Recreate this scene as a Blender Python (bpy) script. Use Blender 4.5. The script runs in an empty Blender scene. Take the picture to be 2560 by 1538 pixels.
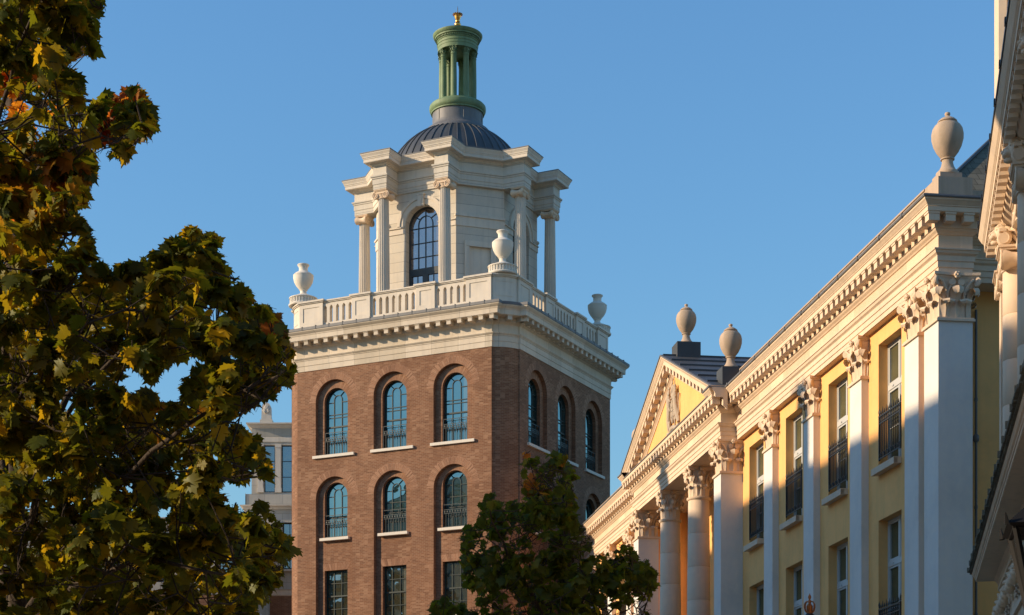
import bpy, math, random
import numpy as np
from mathutils import Matrix, Vector
R = math.radians
scene = bpy.context.scene
COL = scene.collection
random.seed(7)
# ------------------------------------------------------------------ camera
cam_d = bpy.data.cameras.new('camera'); cam = bpy.data.objects.new('camera', cam_d); COL.objects.link(cam)
cam.location = (0, 0, 1.6); cam.rotation_euler = (R(90), 0, 0)
cam_d.sensor_width = 36.0; cam_d.lens = 36.0 * 4490 / 2560
cam_d.shift_y = (2100 - 769) / 2560.0
cam_d.clip_start = 0.1; cam_d.clip_end = 20000
scene.camera = cam
# ------------------------------------------------------------------ sky, sun, exposure
SUN_EL = R(19.0); SX, SY = -0.9925, -0.122
w = bpy.data.worlds.new("World"); scene.world = w; w.use_nodes = True
nt = w.node_tree; nt.nodes.clear()
sky = nt.nodes.new('ShaderNodeTexSky'); sky.sky_type = 'NISHITA'; sky.sun_disc = False
sky.sun_elevation = SUN_EL; sky.sun_rotation = math.atan2(SX, SY)
sky.air_density = 1.8; sky.dust_density = 0.45; sky.ozone_density = 8.7; sky.altitude = 50
bg = nt.nodes.new('ShaderNodeBackground'); bg.inputs[1].default_value = 0.135
wo = nt.nodes.new('ShaderNodeOutputWorld')
nt.links.new(sky.outputs[0], bg.inputs[0]); nt.links.new(bg.outputs[0], wo.inputs[0])
sd = bpy.data.lights.new('sun', 'SUN'); sd.energy = 4.1; sd.angle = R(0.55); sd.color = (1.0, 0.77, 0.52)
sun = bpy.data.objects.new('sun', sd); COL.objects.link(sun)
sv = Vector((SX * math.cos(SUN_EL), SY * math.cos(SUN_EL), math.sin(SUN_EL)))
sun.rotation_euler = sv.to_track_quat('Z', 'Y').to_euler(); sun.location = (-60, 0, 60)
scene.view_settings.view_transform = 'Standard'; scene.view_settings.look = 'None'
scene.view_settings.exposure = 0.65; scene.view_settings.gamma = 1.0

# ------------------------------------------------------------------ materials
def new_mat(name):
    m = bpy.data.materials.new(name); m.use_nodes = True
    n = m.node_tree; n.nodes.clear()
    out = n.nodes.new('ShaderNodeOutputMaterial'); b = n.nodes.new('ShaderNodeBsdfPrincipled')
    n.links.new(b.outputs[0], out.inputs[0])
    return m, n, b, out
def node(n, t, **kw):
    x = n.nodes.new(t)
    for k, v in kw.items(): setattr(x, k, v)
    return x
def noise_mix(n, base, amt, scale, vec=None, detail=6, dark=None, lo=.35, hi=.7):
    """multiply-like variation of a colour socket/value by noise between dark and base"""
    t = node(n, 'ShaderNodeTexNoise'); t.inputs['Scale'].default_value = scale; t.inputs['Detail'].default_value = detail
    if vec: n.links.new(vec, t.inputs['Vector'])
    mr = node(n, 'ShaderNodeMapRange'); mr.inputs[1].default_value = lo; mr.inputs[2].default_value = hi
    mr.inputs[3].default_value = 0; mr.inputs[4].default_value = amt
    n.links.new(t.outputs[0], mr.inputs[0])
    mx = node(n, 'ShaderNodeMix', data_type='RGBA')
    n.links.new(mr.outputs[0], mx.inputs[0])
    if isinstance(base, tuple): mx.inputs[6].default_value = (*base, 1)
    else: n.links.new(base, mx.inputs[6])
    mx.inputs[7].default_value = (*dark, 1)
    return mx.outputs[2]
def bump(n, b, h, strength, dist):
    bp = node(n, 'ShaderNodeBump'); bp.inputs['Strength'].default_value = strength; bp.inputs['Distance'].default_value = dist
    n.links.new(h, bp.inputs['Height']); n.links.new(bp.outputs[0], b.inputs['Normal'])
def stone(name, col, rough=.85, var=.45, streak=.45, joints=None, jcol=.45, dirt=None, bumpd=.01):
    m, n, b, o = new_mat(name)
    tc = node(n, 'ShaderNodeTexCoord')
    c = noise_mix(n, col, var, 0.9, tc.outputs['Object'], dark=tuple(v * .72 for v in col))
    c = noise_mix(n, c, var * .8, 6.0, tc.outputs['Object'], dark=tuple(min(1, v * f) for v, f in zip(col, (1.12, 1.06, .95))))
    mp = node(n, 'ShaderNodeMapping'); mp.inputs['Scale'].default_value = (5, 5, .35)
    n.links.new(tc.outputs['Object'], mp.inputs[0])
    c = noise_mix(n, c, streak, 1.0, mp.outputs[0], dark=dirt or tuple(v * .55 for v in col), lo=.5, hi=.85)
    t = node(n, 'ShaderNodeTexNoise'); t.inputs['Scale'].default_value = 25; t.inputs['Detail'].default_value = 8
    n.links.new(tc.outputs['Object'], t.inputs['Vector'])
    h = t.outputs[0]
    if joints:
        br = node(n, 'ShaderNodeTexBrick'); uv = node(n, 'ShaderNodeUVMap')
        mq = node(n, 'ShaderNodeMapping'); mq.inputs['Location'].default_value = (joints[0] * .25, .07, 0); n.links.new(uv.outputs[0], mq.inputs[0]); n.links.new(mq.outputs[0], br.inputs['Vector'])
        br.inputs['Scale'].default_value = 1; br.inputs['Brick Width'].default_value = joints[0]; br.inputs['Row Height'].default_value = joints[1]
        br.inputs['Mortar Size'].default_value = .012; br.inputs['Mortar Smooth'].default_value = .3
        br.inputs['Color1'].default_value = (1, 1, 1, 1); br.inputs['Color2'].default_value = (.80, .79, .76, 1)
        br.inputs['Mortar'].default_value = (jcol, jcol, jcol, 1)
        mx = node(n, 'ShaderNodeMix', data_type='RGBA', blend_type='MULTIPLY'); mx.inputs[0].default_value = 1
        n.links.new(c, mx.inputs[6]); n.links.new(br.outputs[0], mx.inputs[7]); c = mx.outputs[2]
    n.links.new(c, b.inputs['Base Color'])
    b.inputs['Roughness'].default_value = rough; b.inputs['Specular IOR Level'].default_value = .25
    bump(n, b, h, .35, bumpd)
    return m
def brick_mat(name, c1, c2, mortar, bw=.225, rh=.075, tint=(.5, .38, .3)):
    m, n, b, o = new_mat(name)
    uv = node(n, 'ShaderNodeUVMap'); tc = node(n, 'ShaderNodeTexCoord')
    br = node(n, 'ShaderNodeTexBrick'); n.links.new(uv.outputs[0], br.inputs['Vector'])
    br.inputs['Scale'].default_value = 1; br.inputs['Brick Width'].default_value = bw; br.inputs['Row Height'].default_value = rh
    br.inputs['Mortar Size'].default_value = .009; br.inputs['Mortar Smooth'].default_value = .2; br.inputs['Bias'].default_value = -.1
    br.inputs['Color1'].default_value = (*c1, 1); br.inputs['Color2'].default_value = (*c2, 1); br.inputs['Mortar'].default_value = (*mortar, 1)
    c = noise_mix(n, br.outputs[0], .5, .55, tc.outputs['Object'], dark=tuple(v * .8 for v in c2), lo=.45, hi=.7)
    # single pale and dark bricks, gathered in patches
    sn = node(n, 'ShaderNodeVectorMath', operation='SNAP'); n.links.new(uv.outputs[0], sn.inputs[0]); sn.inputs[1].default_value = (bw, rh, 1)
    wn = node(n, 'ShaderNodeTexWhiteNoise', noise_dimensions='2D'); n.links.new(sn.outputs[0], wn.inputs['Vector'])
    big = node(n, 'ShaderNodeTexNoise'); big.inputs['Scale'].default_value = .9; big.inputs['Detail'].default_value = 4; n.links.new(uv.outputs[0], big.inputs['Vector'])
    ml = node(n, 'ShaderNodeMath', operation='MULTIPLY_ADD'); n.links.new(big.outputs[0], ml.inputs[0]); ml.inputs[1].default_value = 1.7; n.links.new(wn.outputs['Value'], ml.inputs[2])
    mr = node(n, 'ShaderNodeMapRange'); mr.inputs[1].default_value = 1.50; mr.inputs[2].default_value = 2.0; mr.inputs[4].default_value = .62
    n.links.new(ml.outputs[0], mr.inputs[0])
    mx = node(n, 'ShaderNodeMix', data_type='RGBA'); n.links.new(mr.outputs[0], mx.inputs[0]); n.links.new(c, mx.inputs[6]); mx.inputs[7].default_value = (*tint, 1)
    mr2 = node(n, 'ShaderNodeMapRange'); mr2.inputs[1].default_value = .30; mr2.inputs[2].default_value = .0; mr2.inputs[4].default_value = .35
    n.links.new(wn.outputs['Value'], mr2.inputs[0])
    mx1 = node(n, 'ShaderNodeMix', data_type='RGBA'); n.links.new(mr2.outputs[0], mx1.inputs[0]); n.links.new(mx.outputs[2], mx1.inputs[6]); mx1.inputs[7].default_value = (*[v * .6 for v in c2], 1)
    # rain staining running down the wall
    mp = node(n, 'ShaderNodeMapping'); mp.inputs['Scale'].default_value = (2.2, .12, 1); n.links.new(uv.outputs[0], mp.inputs[0])
    sn2 = node(n, 'ShaderNodeTexNoise'); sn2.inputs['Scale'].default_value = 1; sn2.inputs['Detail'].default_value = 5; n.links.new(mp.outputs[0], sn2.inputs['Vector'])
    mr3 = node(n, 'ShaderNodeMapRange'); mr3.inputs[1].default_value = .5; mr3.inputs[2].default_value = .75; mr3.inputs[4].default_value = .45; n.links.new(sn2.outputs[0], mr3.inputs[0])
    mx2 = node(n, 'ShaderNodeMix', data_type='RGBA'); n.links.new(mr3.outputs[0], mx2.inputs[0]); n.links.new(mx1.outputs[2], mx2.inputs[6]); mx2.inputs[7].default_value = (*[v * .7 for v in c1], 1)
    n.links.new(mx2.outputs[2], b.inputs['Base Color'])
    b.inputs['Roughness'].default_value = .9; b.inputs['Specular IOR Level'].default_value = .2
    bump(n, b, br.outputs['Fac'], -.5, .01)
    return m
def plain(name, col, rough=.6, metal=0, spec=.4, var=.2, vs=3.0, bumps=None):
    m, n, b, o = new_mat(name)
    tc = node(n, 'ShaderNodeTexCoord')
    c = noise_mix(n, col, var, vs, tc.outputs['Object'], dark=tuple(v * .6 for v in col))
    mp = node(n, 'ShaderNodeMapping'); mp.inputs['Scale'].default_value = (6, 6, .5); n.links.new(tc.outputs['Object'], mp.inputs[0])
    c = noise_mix(n, c, min(1, var * 1.2), 1.0, mp.outputs[0], dark=tuple(v * .55 for v in col), lo=.48, hi=.8)
    n.links.new(c, b.inputs['Base Color'])
    b.inputs['Roughness'].default_value = rough; b.inputs['Metallic'].default_value = metal; b.inputs['Specular IOR Level'].default_value = spec
    if bumps:
        t = node(n, 'ShaderNodeTexNoise'); t.inputs['Scale'].default_value = bumps[0]; t.inputs['Detail'].default_value = 6
        n.links.new(tc.outputs['Object'], t.inputs['Vector']); bump(n, b, t.outputs[0], bumps[1], bumps[2])
    return m
def glass(name, inner, refl, fac, wob=.05):
    m, n, b, o = new_mat(name)
    n.nodes.remove(b)
    tc = node(n, 'ShaderNodeTexCoord')
    oi = node(n, 'ShaderNodeObjectInfo'); sc_ = node(n, 'ShaderNodeMath', operation='MULTIPLY'); sc_.inputs[1].default_value = 37; n.links.new(oi.outputs['Random'], sc_.inputs[0])
    t = node(n, 'ShaderNodeTexNoise', noise_dimensions='4D'); t.inputs['Scale'].default_value = 1.6; t.inputs['Detail'].default_value = 1
    n.links.new(tc.outputs['Object'], t.inputs['Vector']); n.links.new(sc_.outputs[0], t.inputs['W'])
    bp = node(n, 'ShaderNodeBump'); bp.inputs['Strength'].default_value = wob; bp.inputs['Distance'].default_value = .2
    n.links.new(t.outputs[0], bp.inputs['Height'])
    g = node(n, 'ShaderNodeBsdfGlossy'); g.inputs['Color'].default_value = (*refl, 1); g.inputs['Roughness'].default_value = .02
    n.links.new(bp.outputs[0], g.inputs['Normal'])
    d = node(n, 'ShaderNodeBsdfDiffuse')
    ic_ = noise_mix(n, inner, .8, 1.1, tc.outputs['Object'], dark=tuple(v * .35 for v in inner))
    rr_ = node(n, 'ShaderNodeMapRange'); rr_.inputs[1].default_value = .45; rr_.inputs[2].default_value = 1.0; rr_.inputs[4].default_value = .75; n.links.new(oi.outputs['Random'], rr_.inputs[0])
    # blinds drawn behind some panes
    sp_ = node(n, 'ShaderNodeSeparateXYZ'); n.links.new(tc.outputs['Object'], sp_.inputs[0]); wv_ = node(n, 'ShaderNodeMath', operation='COMPARE'); wv_.inputs[2].default_value = .24
    n.links.new(sp_.outputs['X'], wv_.inputs[0]); n.links.new(oi.outputs['Random'], wv_.inputs[1])
    m0_ = node(n, 'ShaderNodeMath', operation='MULTIPLY'); n.links.new(rr_.outputs[0], m0_.inputs[0]); n.links.new(wv_.outputs[0], m0_.inputs[1])
    mq_ = node(n, 'ShaderNodeMix', data_type='RGBA'); n.links.new(m0_.outputs[0], mq_.inputs[0]); n.links.new(ic_, mq_.inputs[6]); mq_.inputs[7].default_value = (.42, .40, .30, 1)
    n.links.new(mq_.outputs[2], d.inputs['Color'])
    mx = node(n, 'ShaderNodeMixShader')
    lw = node(n, 'ShaderNodeFresnel'); lw.inputs['IOR'].default_value = 1.5
    ad = node(n, 'ShaderNodeMath', operation='ADD', use_clamp=True); ad.inputs[1].default_value = fac
    n.links.new(lw.outputs[0], ad.inputs[0]); n.links.new(ad.outputs[0], mx.inputs[0])
    n.links.new(d.outputs[0], mx.inputs[1]); n.links.new(g.outputs[0], mx.inputs[2]); n.links.new(mx.outputs[0], o.inputs[0])
    return m
def leafmat(name, cols, red, redlo, redhi, rscale, spots=()):
    m, n, b, o = new_mat(name); n.nodes.remove(b)
    geo = node(n, 'ShaderNodeNewGeometry'); tc = node(n, 'ShaderNodeTexCoord')
    rp = node(n, 'ShaderNodeValToRGB'); cr = rp.color_ramp
    cr.elements[0].color = (*cols[0], 1); cr.elements[0].position = 0
    cr.elements[1].color = (*cols[-1], 1); cr.elements[1].position = 1
    for i, c in enumerate(cols[1:-1]):
        e = cr.elements.new((i + 1) / (len(cols) - 1)); e.color = (*c, 1)
    n.links.new(geo.outputs['Random Per Island'], rp.inputs[0])
    t = node(n, 'ShaderNodeTexNoise'); t.inputs['Scale'].default_value = rscale; t.inputs['Detail'].default_value = 2
    n.links.new(tc.outputs['Object'], t.inputs['Vector'])
    ad = node(n, 'ShaderNodeMath', operation='MULTIPLY_ADD'); n.links.new(geo.outputs['Random Per Island'], ad.inputs[0]); ad.inputs[1].default_value = .12; n.links.new(t.outputs[0], ad.inputs[2])
    mr = node(n, 'ShaderNodeMapRange'); mr.inputs[1].default_value = redlo; mr.inputs[2].default_value = redhi
    n.links.new(ad.outputs[0], mr.inputs[0])
    mx = node(n, 'ShaderNodeMix', data_type='RGBA'); n.links.new(mr.outputs[0], mx.inputs[0]); n.links.new(rp.outputs[0], mx.inputs[6]); mx.inputs[7].default_value = (*red, 1)
    col = mx.outputs[2]
    for (sx_, sy_, sz_, sr_, sc_) in spots:      # patches of the crown that have already turned
        vd = node(n, 'ShaderNodeVectorMath', operation='DISTANCE'); n.links.new(tc.outputs['Object'], vd.inputs[0]); vd.inputs[1].default_value = (sx_, sy_, sz_)
        m_ = node(n, 'ShaderNodeMapRange'); m_.inputs[1].default_value = sr_; m_.inputs[2].default_value = 0; m_.inputs[3].default_value = 0; m_.inputs[4].default_value = 2.2; n.links.new(vd.outputs['Value'], m_.inputs[0])
        s2 = node(n, 'ShaderNodeMath', operation='SUBTRACT', use_clamp=True); n.links.new(m_.outputs[0], s2.inputs[0]); n.links.new(geo.outputs['Random Per Island'], s2.inputs[1])
        q = node(n, 'ShaderNodeMix', data_type='RGBA'); n.links.new(s2.outputs[0], q.inputs[0]); n.links.new(col, q.inputs[6]); q.inputs[7].default_value = (*sc_, 1); col = q.outputs[2]
    d = node(n, 'ShaderNodeBsdfDiffuse'); tr = node(n, 'ShaderNodeBsdfTranslucent'); g = node(n, 'ShaderNodeBsdfGlossy')
    g.inputs['Roughness'].default_value = .45; g.inputs['Color'].default_value = (.5, .55, .45, 1)
    n.links.new(col, d.inputs[0])
    tb_ = node(n, 'ShaderNodeMix', data_type='RGBA', blend_type='MULTIPLY'); tb_.inputs[0].default_value = 1; tb_.inputs[7].default_value = (2.6, 2.2, 1.2, 1)
    n.links.new(col, tb_.inputs[6]); n.links.new(tb_.outputs[2], tr.inputs[0])
    m1 = node(n, 'ShaderNodeMixShader'); m1.inputs[0].default_value = .52; n.links.new(d.outputs[0], m1.inputs[1]); n.links.new(tr.outputs[0], m1.inputs[2])
    m2 = node(n, 'ShaderNodeMixShader'); m2.inputs[0].default_value = .025; n.links.new(m1.outputs[0], m2.inputs[1]); n.links.new(g.outputs[0], m2.inputs[2])
    n.links.new(m2.outputs[0], o.inputs[0])
    return m
M = {}
def SP(px, py, Y, by, bx): return ((px - 1280) / 4490 * Y - bx, Y - by, 1.6 + (2100 - py) / 4490 * Y)
M['brick'] = brick_mat('red brick', (.235, .112, .060), (.165, .080, .046), (.29, .19, .125), tint=(.34, .205, .125))
M['arch_brick'] = brick_mat('arch brick', (.285, .142, .08), (.20, .10, .06), (.34, .225, .15), bw=.34, rh=.072, tint=(.4, .24, .15))
M['ashlar'] = stone('cream ashlar', (.67, .62, .535), joints=(60, .49), jcol=.45)
M['stone'] = stone('cream stone', (.65, .585, .49))
M['stonejoint'] = stone('cream stone blocks', (.64, .56, .45), joints=(1.42, 90.0), jcol=.6)
M['urn_stone'] = stone('pale urn stone', (.68, .63, .54), var=.2, streak=.1)
M['old_stone'] = stone('weathered pink stone', (.47, .36, .265), var=.55, streak=.6, dirt=(.22, .19, .12))
M['house_stone'] = stone('warm pink stone', (.70, .545, .39), var=.45, streak=.35, dirt=(.36, .28, .2))
M['carved'] = stone('carved grey stone', (.46, .38, .29), var=.6, streak=.5, bumpd=.12)
M['house_joint'] = stone('warm stone blocks', (.72, .57, .41), var=.45, streak=.3, joints=(1.3, 90.0), jcol=.85)
M['pilaster'] = stone('pale painted render', (.70, .67, .61), var=.45, streak=.35, dirt=(.56, .54, .5), bumpd=.004)
M['yellow'] = stone('yellow render', (.86, .47, .17), var=.5, streak=.4, bumpd=.006, dirt=(.50, .34, .12))
M['grey_stone'] = stone('grey buff stone', (.50, .47, .41), joints=(1.1, .6), jcol=.55)
M['lead'] = plain('grey lead', (.14, .14, .14), rough=.55, spec=.5, var=.4, bumps=(3, .3, .02))
M['lead_blue'] = plain('dark lead sheet', (.062, .066, .068), rough=.5, spec=.5, var=.5, vs=1.2, bumps=(2, .3, .03))
M['green'] = plain('green paint', (.18, .26, .13), rough=.6, spec=.35, var=.8, vs=1.4, bumps=(9, .25, .02))
M['gold'] = plain('gold leaf', (.85, .48, .12), rough=.28, metal=1, var=.15)
M['copper'] = plain('bronze gilt', (.50, .19, .06), rough=.45, metal=.6, var=.3)
M['iron'] = plain('black iron', (.012, .013, .014), rough=.45, spec=.5, var=.2)
M['lamp_iron'] = plain('matt black iron', (.010, .010, .010), rough=.75, spec=.2, var=.2)
M['greeniron'] = plain('dark green iron', (.012, .024, .026), rough=.45, spec=.5, var=.2)
M['frame_green'] = plain('dark green frame', (.012, .028, .026), rough=.5, spec=.4, var=.2)
M['frame_grey'] = plain('slate grey frame', (.035, .045, .052), rough=.5, spec=.4, var=.2)
M['frame_white'] = plain('white painted frame', (.50, .50, .47), rough=.5, spec=.4, var=.12)
M['glass_tower'] = glass('tower window glass', (.03, .060, .060), (.37, .54, .54), .40)
M['glass_low'] = glass('lower tower glass', (.055, .055, .03), (.50, .58, .55), .30, wob=.3)
M['glass_lantern'] = glass('pavilion window glass', (.12, .10, .09), (.66, .60, .60), .36)
M['glass_house'] = glass('house window glass', (.13, .12, .065), (.4, .45, .42), .10)
M['glass_grey'] = glass('far window glass', (.08, .09, .1), (.7, .76, .8), .32)
M['blind'] = plain('cream blind', (.65, .58, .32), rough=.8, var=.1)
M['slate'] = brick_mat('grey green slate', (.17, .16, .12), (.12, .115, .085), (.03, .03, .02), bw=.3, rh=.22, tint=(.2, .2, .15))
M['bark'] = plain('brown bark', (.06, .045, .032), rough=.9, spec=.2, var=.5, vs=12, bumps=(20, .8, .03))
M['maple'] = leafmat('maple leaves', [(.055, .072, .006), (.078, .092, .007), (.12, .115, .008), (.24, .17, .010), (.095, .098, .008), (.062, .076, .006)], (.30, .12, .016), .72, .80, .55, spots=[(*SP(290, 285, 13.3, 13.9, -3.86), .6, (.30, .095, .02)), (*SP(20, 130, 13.3, 13.9, -3.86), 1.0, (.40, .17, .02)), (*SP(320, 20, 13.3, 13.9, -3.86), .35, (.25, .02, .012)), (*SP(390, 1035, 12.6, 13.9, -3.86), .45, (.38, .11, .02)), (*SP(360, 950, 12.6, 13.9, -3.86), .35, (.34, .09, .03)), (*SP(120, 640, 12.5, 13.9, -3.86), .6, (.40, .24, .02)), (*SP(645, 820, 13, 13.9, -3.86), .4, (.33, .10, .02)), (*SP(30, 480, 13, 13.9, -3.86), .5, (.28, .09, .02))])
M['maple_young'] = leafmat('young maple leaves', [(.052, .068, .007), (.075, .090, .009), (.115, .12, .012), (.060, .074, .008)], (.30, .14, .018), .74, .82, .8, spots=[(*SP(1322, 1150, 24.2, 24.6, .75), .62, (.40, .13, .02)), (*SP(1405, 1160, 24.2, 24.6, .75), .5, (.40, .12, .02)), (*SP(1350, 1210, 23.8, 24.6, .75), .4, (.36, .14, .02))])
M['asphalt'] = plain('asphalt', (.06, .058, .055), rough=.9, var=.5, vs=.6, bumps=(40, .4, .01))
M['paving'] = stone('buff paving', (.30, .25, .20), joints=(.6, .4), jcol=.5)
M['globe'] = plain('white lamp globe', (.75, .74, .70), rough=.3, var=.05)
m, n, b, o = new_mat('clear lantern glass'); n.nodes.remove(b)
_t = node(n, 'ShaderNodeBsdfTransparent'); _t.inputs[0].default_value = (.72, .76, .74, 1); _g = node(n, 'ShaderNodeBsdfGlossy'); _g.inputs['Roughness'].default_value = .05
_f = node(n, 'ShaderNodeFresnel'); _f.inputs[0].default_value = 1.4; _m = node(n, 'ShaderNodeMixShader')
n.links.new(_f.outputs[0], _m.inputs[0]); n.links.new(_t.outputs[0], _m.inputs[1]); n.links.new(_g.outputs[0], _m.inputs[2]); n.links.new(_m.outputs[0], o.inputs[0])
M['clear'] = m

# ------------------------------------------------------------------ mesh builder
class MB:
    def __init__(s): s.v = []; s.f = []; s.uv = []; s.M = Matrix.Identity(4); s.st = []
    def push(s, m): s.st.append(s.M.copy()); s.M = s.M @ m; return s
    def pop(s): s.M = s.st.pop(); return s
    def face(s, pts, uv=None):
        i = len(s.v); M_ = s.M
        P = [M_ @ Vector(p) for p in pts]
        s.v.extend([p[:] for p in P]); s.f.append(tuple(range(i, i + len(P))))
        if uv is None:
            n = Vector((0, 0, 0))
            for a in range(len(P)):
                p, q = P[a], P[(a + 1) % len(P)]; n += p.cross(q)
            if n.length > 1e-12: n.normalize()
            if abs(n.z) > .75: uv = [(p.x, p.y) for p in P]
            else:
                t = Vector((-n.y, n.x, 0)); t.normalize(); uv = [(p.dot(t), p.z) for p in P]
        s.uv.extend(uv)
    def box(s, x0, x1, y0, y1, z0, z1):
        a = [(x0, y0, z0), (x1, y0, z0), (x1, y1, z0), (x0, y1, z0), (x0, y0, z1), (x1, y0, z1), (x1, y1, z1), (x0, y1, z1)]
        for q in ((3, 2, 1, 0), (4, 5, 6, 7), (0, 1, 5, 4), (1, 2, 6, 5), (2, 3, 7, 6), (3, 0, 4, 7)): s.face([a[k] for k in q])
    def grid(s, rows, closed=False, uvs=None):
        """rows of points; faces share vertices so they can shade smooth"""
        i = len(s.v); nr = len(rows); nc = len(rows[0])
        for r in rows:
            for p in r: s.v.append((s.M @ Vector(p))[:])
        for a in range(nr - 1):
            for b in range(nc if closed else nc - 1):
                b2 = (b + 1) % nc
                q = (i + a * nc + b, i + a * nc + b2, i + (a + 1) * nc + b2, i + (a + 1) * nc + b)
                s.f.append(q)
                if uvs: s.uv.extend([uvs[a][b], uvs[a][b + 1], uvs[a + 1][b + 1], uvs[a + 1][b]])
                else:
                    P = [s.v[k] for k in q]; s.uv.extend([(p[0] + p[1], p[2]) for p in P])
    def lathe(s, prof, n=24, cx=0, cy=0, cap=True):
        rows = [[(cx + r * math.cos(2 * math.pi * k / n), cy + r * math.sin(2 * math.pi * k / n), z) for k in range(n)] for r, z in prof]
        s.grid(rows, closed=True)
        if cap:
            if prof[-1][0] > 1e-4: s.face(rows[-1])
            if prof[0][0] > 1e-4: s.face(rows[0][::-1])
    def tube(s, pts, rad, n=8, cap=True):
        pts = [Vector(p) for p in pts]; rows = []
        if not isinstance(rad, (list, tuple)): rad = [rad] * len(pts)
        up = Vector((0, 0, 1)); prev = None
        for i, p in enumerate(pts):
            t = (pts[min(i + 1, len(pts) - 1)] - pts[max(i - 1, 0)])
            if t.length < 1e-9: t = Vector((0, 0, 1))
            t.normalize()
            if prev is None:
                a = t.cross(up if abs(t.z) < .9 else Vector((1, 0, 0)))
            else: a = prev - t * prev.dot(t)
            a.normalize(); prev = a; b = t.cross(a)
            rows.append([p + (a * math.cos(2 * math.pi * k / n) + b * math.sin(2 * math.pi * k / n)) * rad[i] for k in range(n)])
        s.grid(rows, closed=True)
        if cap: s.face(rows[-1]); s.face(rows[0][::-1])
    def bar(s, p, q, w, d=None):
        """thin square bar between p and q"""
        s.tube([p, q], (w if d is None else d) * .7071, n=4)
    def build(s, name, mat, parent=None, smooth=35, loc=None, rot=None):
        me = bpy.data.meshes.new(name); me.from_pydata(s.v, [], s.f)
        ul = me.uv_layers.new(name='UVMap'); ul.data.foreach_set('uv', np.array(s.uv, dtype=np.float32).ravel())
        me.materials.append(mat)
        if smooth:
            me.polygons.foreach_set('use_smooth', np.ones(len(me.polygons), dtype=bool)); me.set_sharp_from_angle(angle=R(smooth))
        me.update()
        o = bpy.data.objects.new(name, me); COL.objects.link(o)
        if parent: o.parent = parent
        if loc: o.location = loc
        if rot is not None: o.rotation_euler = (0, 0, rot)
        return o
def tag(o, label=None, cat=None, group=None, kind=None):
    if label: o['label'] = label
    if cat: o['category'] = cat
    if group: o['group'] = group
    if kind: o['kind'] = kind
    return o
def thing(name, loc, rz, label, cat, group=None):
    o = bpy.data.objects.new(name, None); COL.objects.link(o); o.location = loc; o.rotation_euler = (0, 0, rz); o.empty_display_size = .5
    return tag(o, label, cat, group)
CH = {}
def kids(o): return [c for c in bpy.data.objects if c.parent == o]
def copy_tree(o, parent=None, loc=None, rz=None):
    c = o.copy(); COL.objects.link(c); c.parent = parent if parent else (o.parent)
    if loc is not None: c.location = loc
    if rz is not None: c.rotation_euler = (0, 0, rz)
    for ch in kids(o):
        if ch is not c: copy_tree(ch, c)
    return c
def T(x=0, y=0, z=0): return Matrix.Translation((x, y, z))
def RZ(a): return Matrix.Rotation(a, 4, 'Z')

def wall(mb, x0, x1, z0, z1, ops, y=0.0, dep=.2, sill=True):
    """wall in the plane y facing -Y; ops: dict(x, w half width, z0, z1 spring/top, kind flat|arch|point)"""
    def rect(a, b, c, d):
        if b - a > 1e-5 and d - c > 1e-5: mb.face([(a, y, c), (b, y, c), (b, y, d), (a, y, d)], [(a, c), (b, c), (b, d), (a, d)])
    cols = {}
    for o in ops: cols.setdefault(round(o['x'], 3), []).append(o)
    cx = x0
    for k in sorted(cols):
        L = sorted(cols[k], key=lambda o: o['z0']); hw = max(o['w'] for o in L)
        rect(cx, k - hw, z0, z1); cz = z0
        for o in L:
            w_, a, b = o['w'], o['z0'], o['z1']; kd = o.get('kind', 'flat')
            rect(k - hw, k + hw, cz, a)
            if kd == 'arch':
                N = 16; arc = [(k - w_ * math.cos(math.pi * i / N), b + w_ * math.sin(math.pi * i / N)) for i in range(N + 1)]; top = b + w_ + .06
            elif kd == 'point': arc = [(k - w_, b), (k - w_ * .6, b + w_ * .8), (k, b + w_ * 1.4), (k + w_ * .6, b + w_ * .8), (k + w_, b)]; top = b + w_ * 1.4 + .02
            else: arc = None; top = b
            rect(k - hw, k - w_, a, top); rect(k + w_, k + hw, a, top)
            yd = y + dep
            if arc:
                for (xa, za), (xb, zb) in zip(arc, arc[1:]):
                    mb.face([(xa, y, za), (xb, y, zb), (xb, y, top), (xa, y, top)], [(xa, za), (xb, zb), (xb, top), (xa, top)])
                s0 = b
                for (xa, za), (xb, zb) in zip(arc, arc[1:]):
                    l = math.hypot(xb - xa, zb - za)
                    mb.face([(xa, y, za), (xa, yd, za), (xb, yd, zb), (xb, y, zb)], [(0, s0), (dep, s0), (dep, s0 + l), (0, s0 + l)]); s0 += l
            else:
                mb.face([(k - w_, y, b), (k - w_, yd, b), (k + w_, yd, b), (k + w_, y, b)])
            mb.face([(k - w_, y, a), (k - w_, yd, a), (k - w_, yd, b), (k - w_, y, b)], [(0, a), (dep, a), (dep, b), (0, b)])
            mb.face([(k + w_, yd, a), (k + w_, y, a), (k + w_, y, b), (k + w_, yd, b)], [(dep, a), (0, a), (0, b), (dep, b)])
            if sill: mb.face([(k - w_, y, a), (k + w_, y, a), (k + w_, yd, a), (k - w_, yd, a)])
            cz = top
        rect(k - hw, k + hw, cz, z1); cx = k + hw
    rect(cx, x1, z0, z1)
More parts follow.
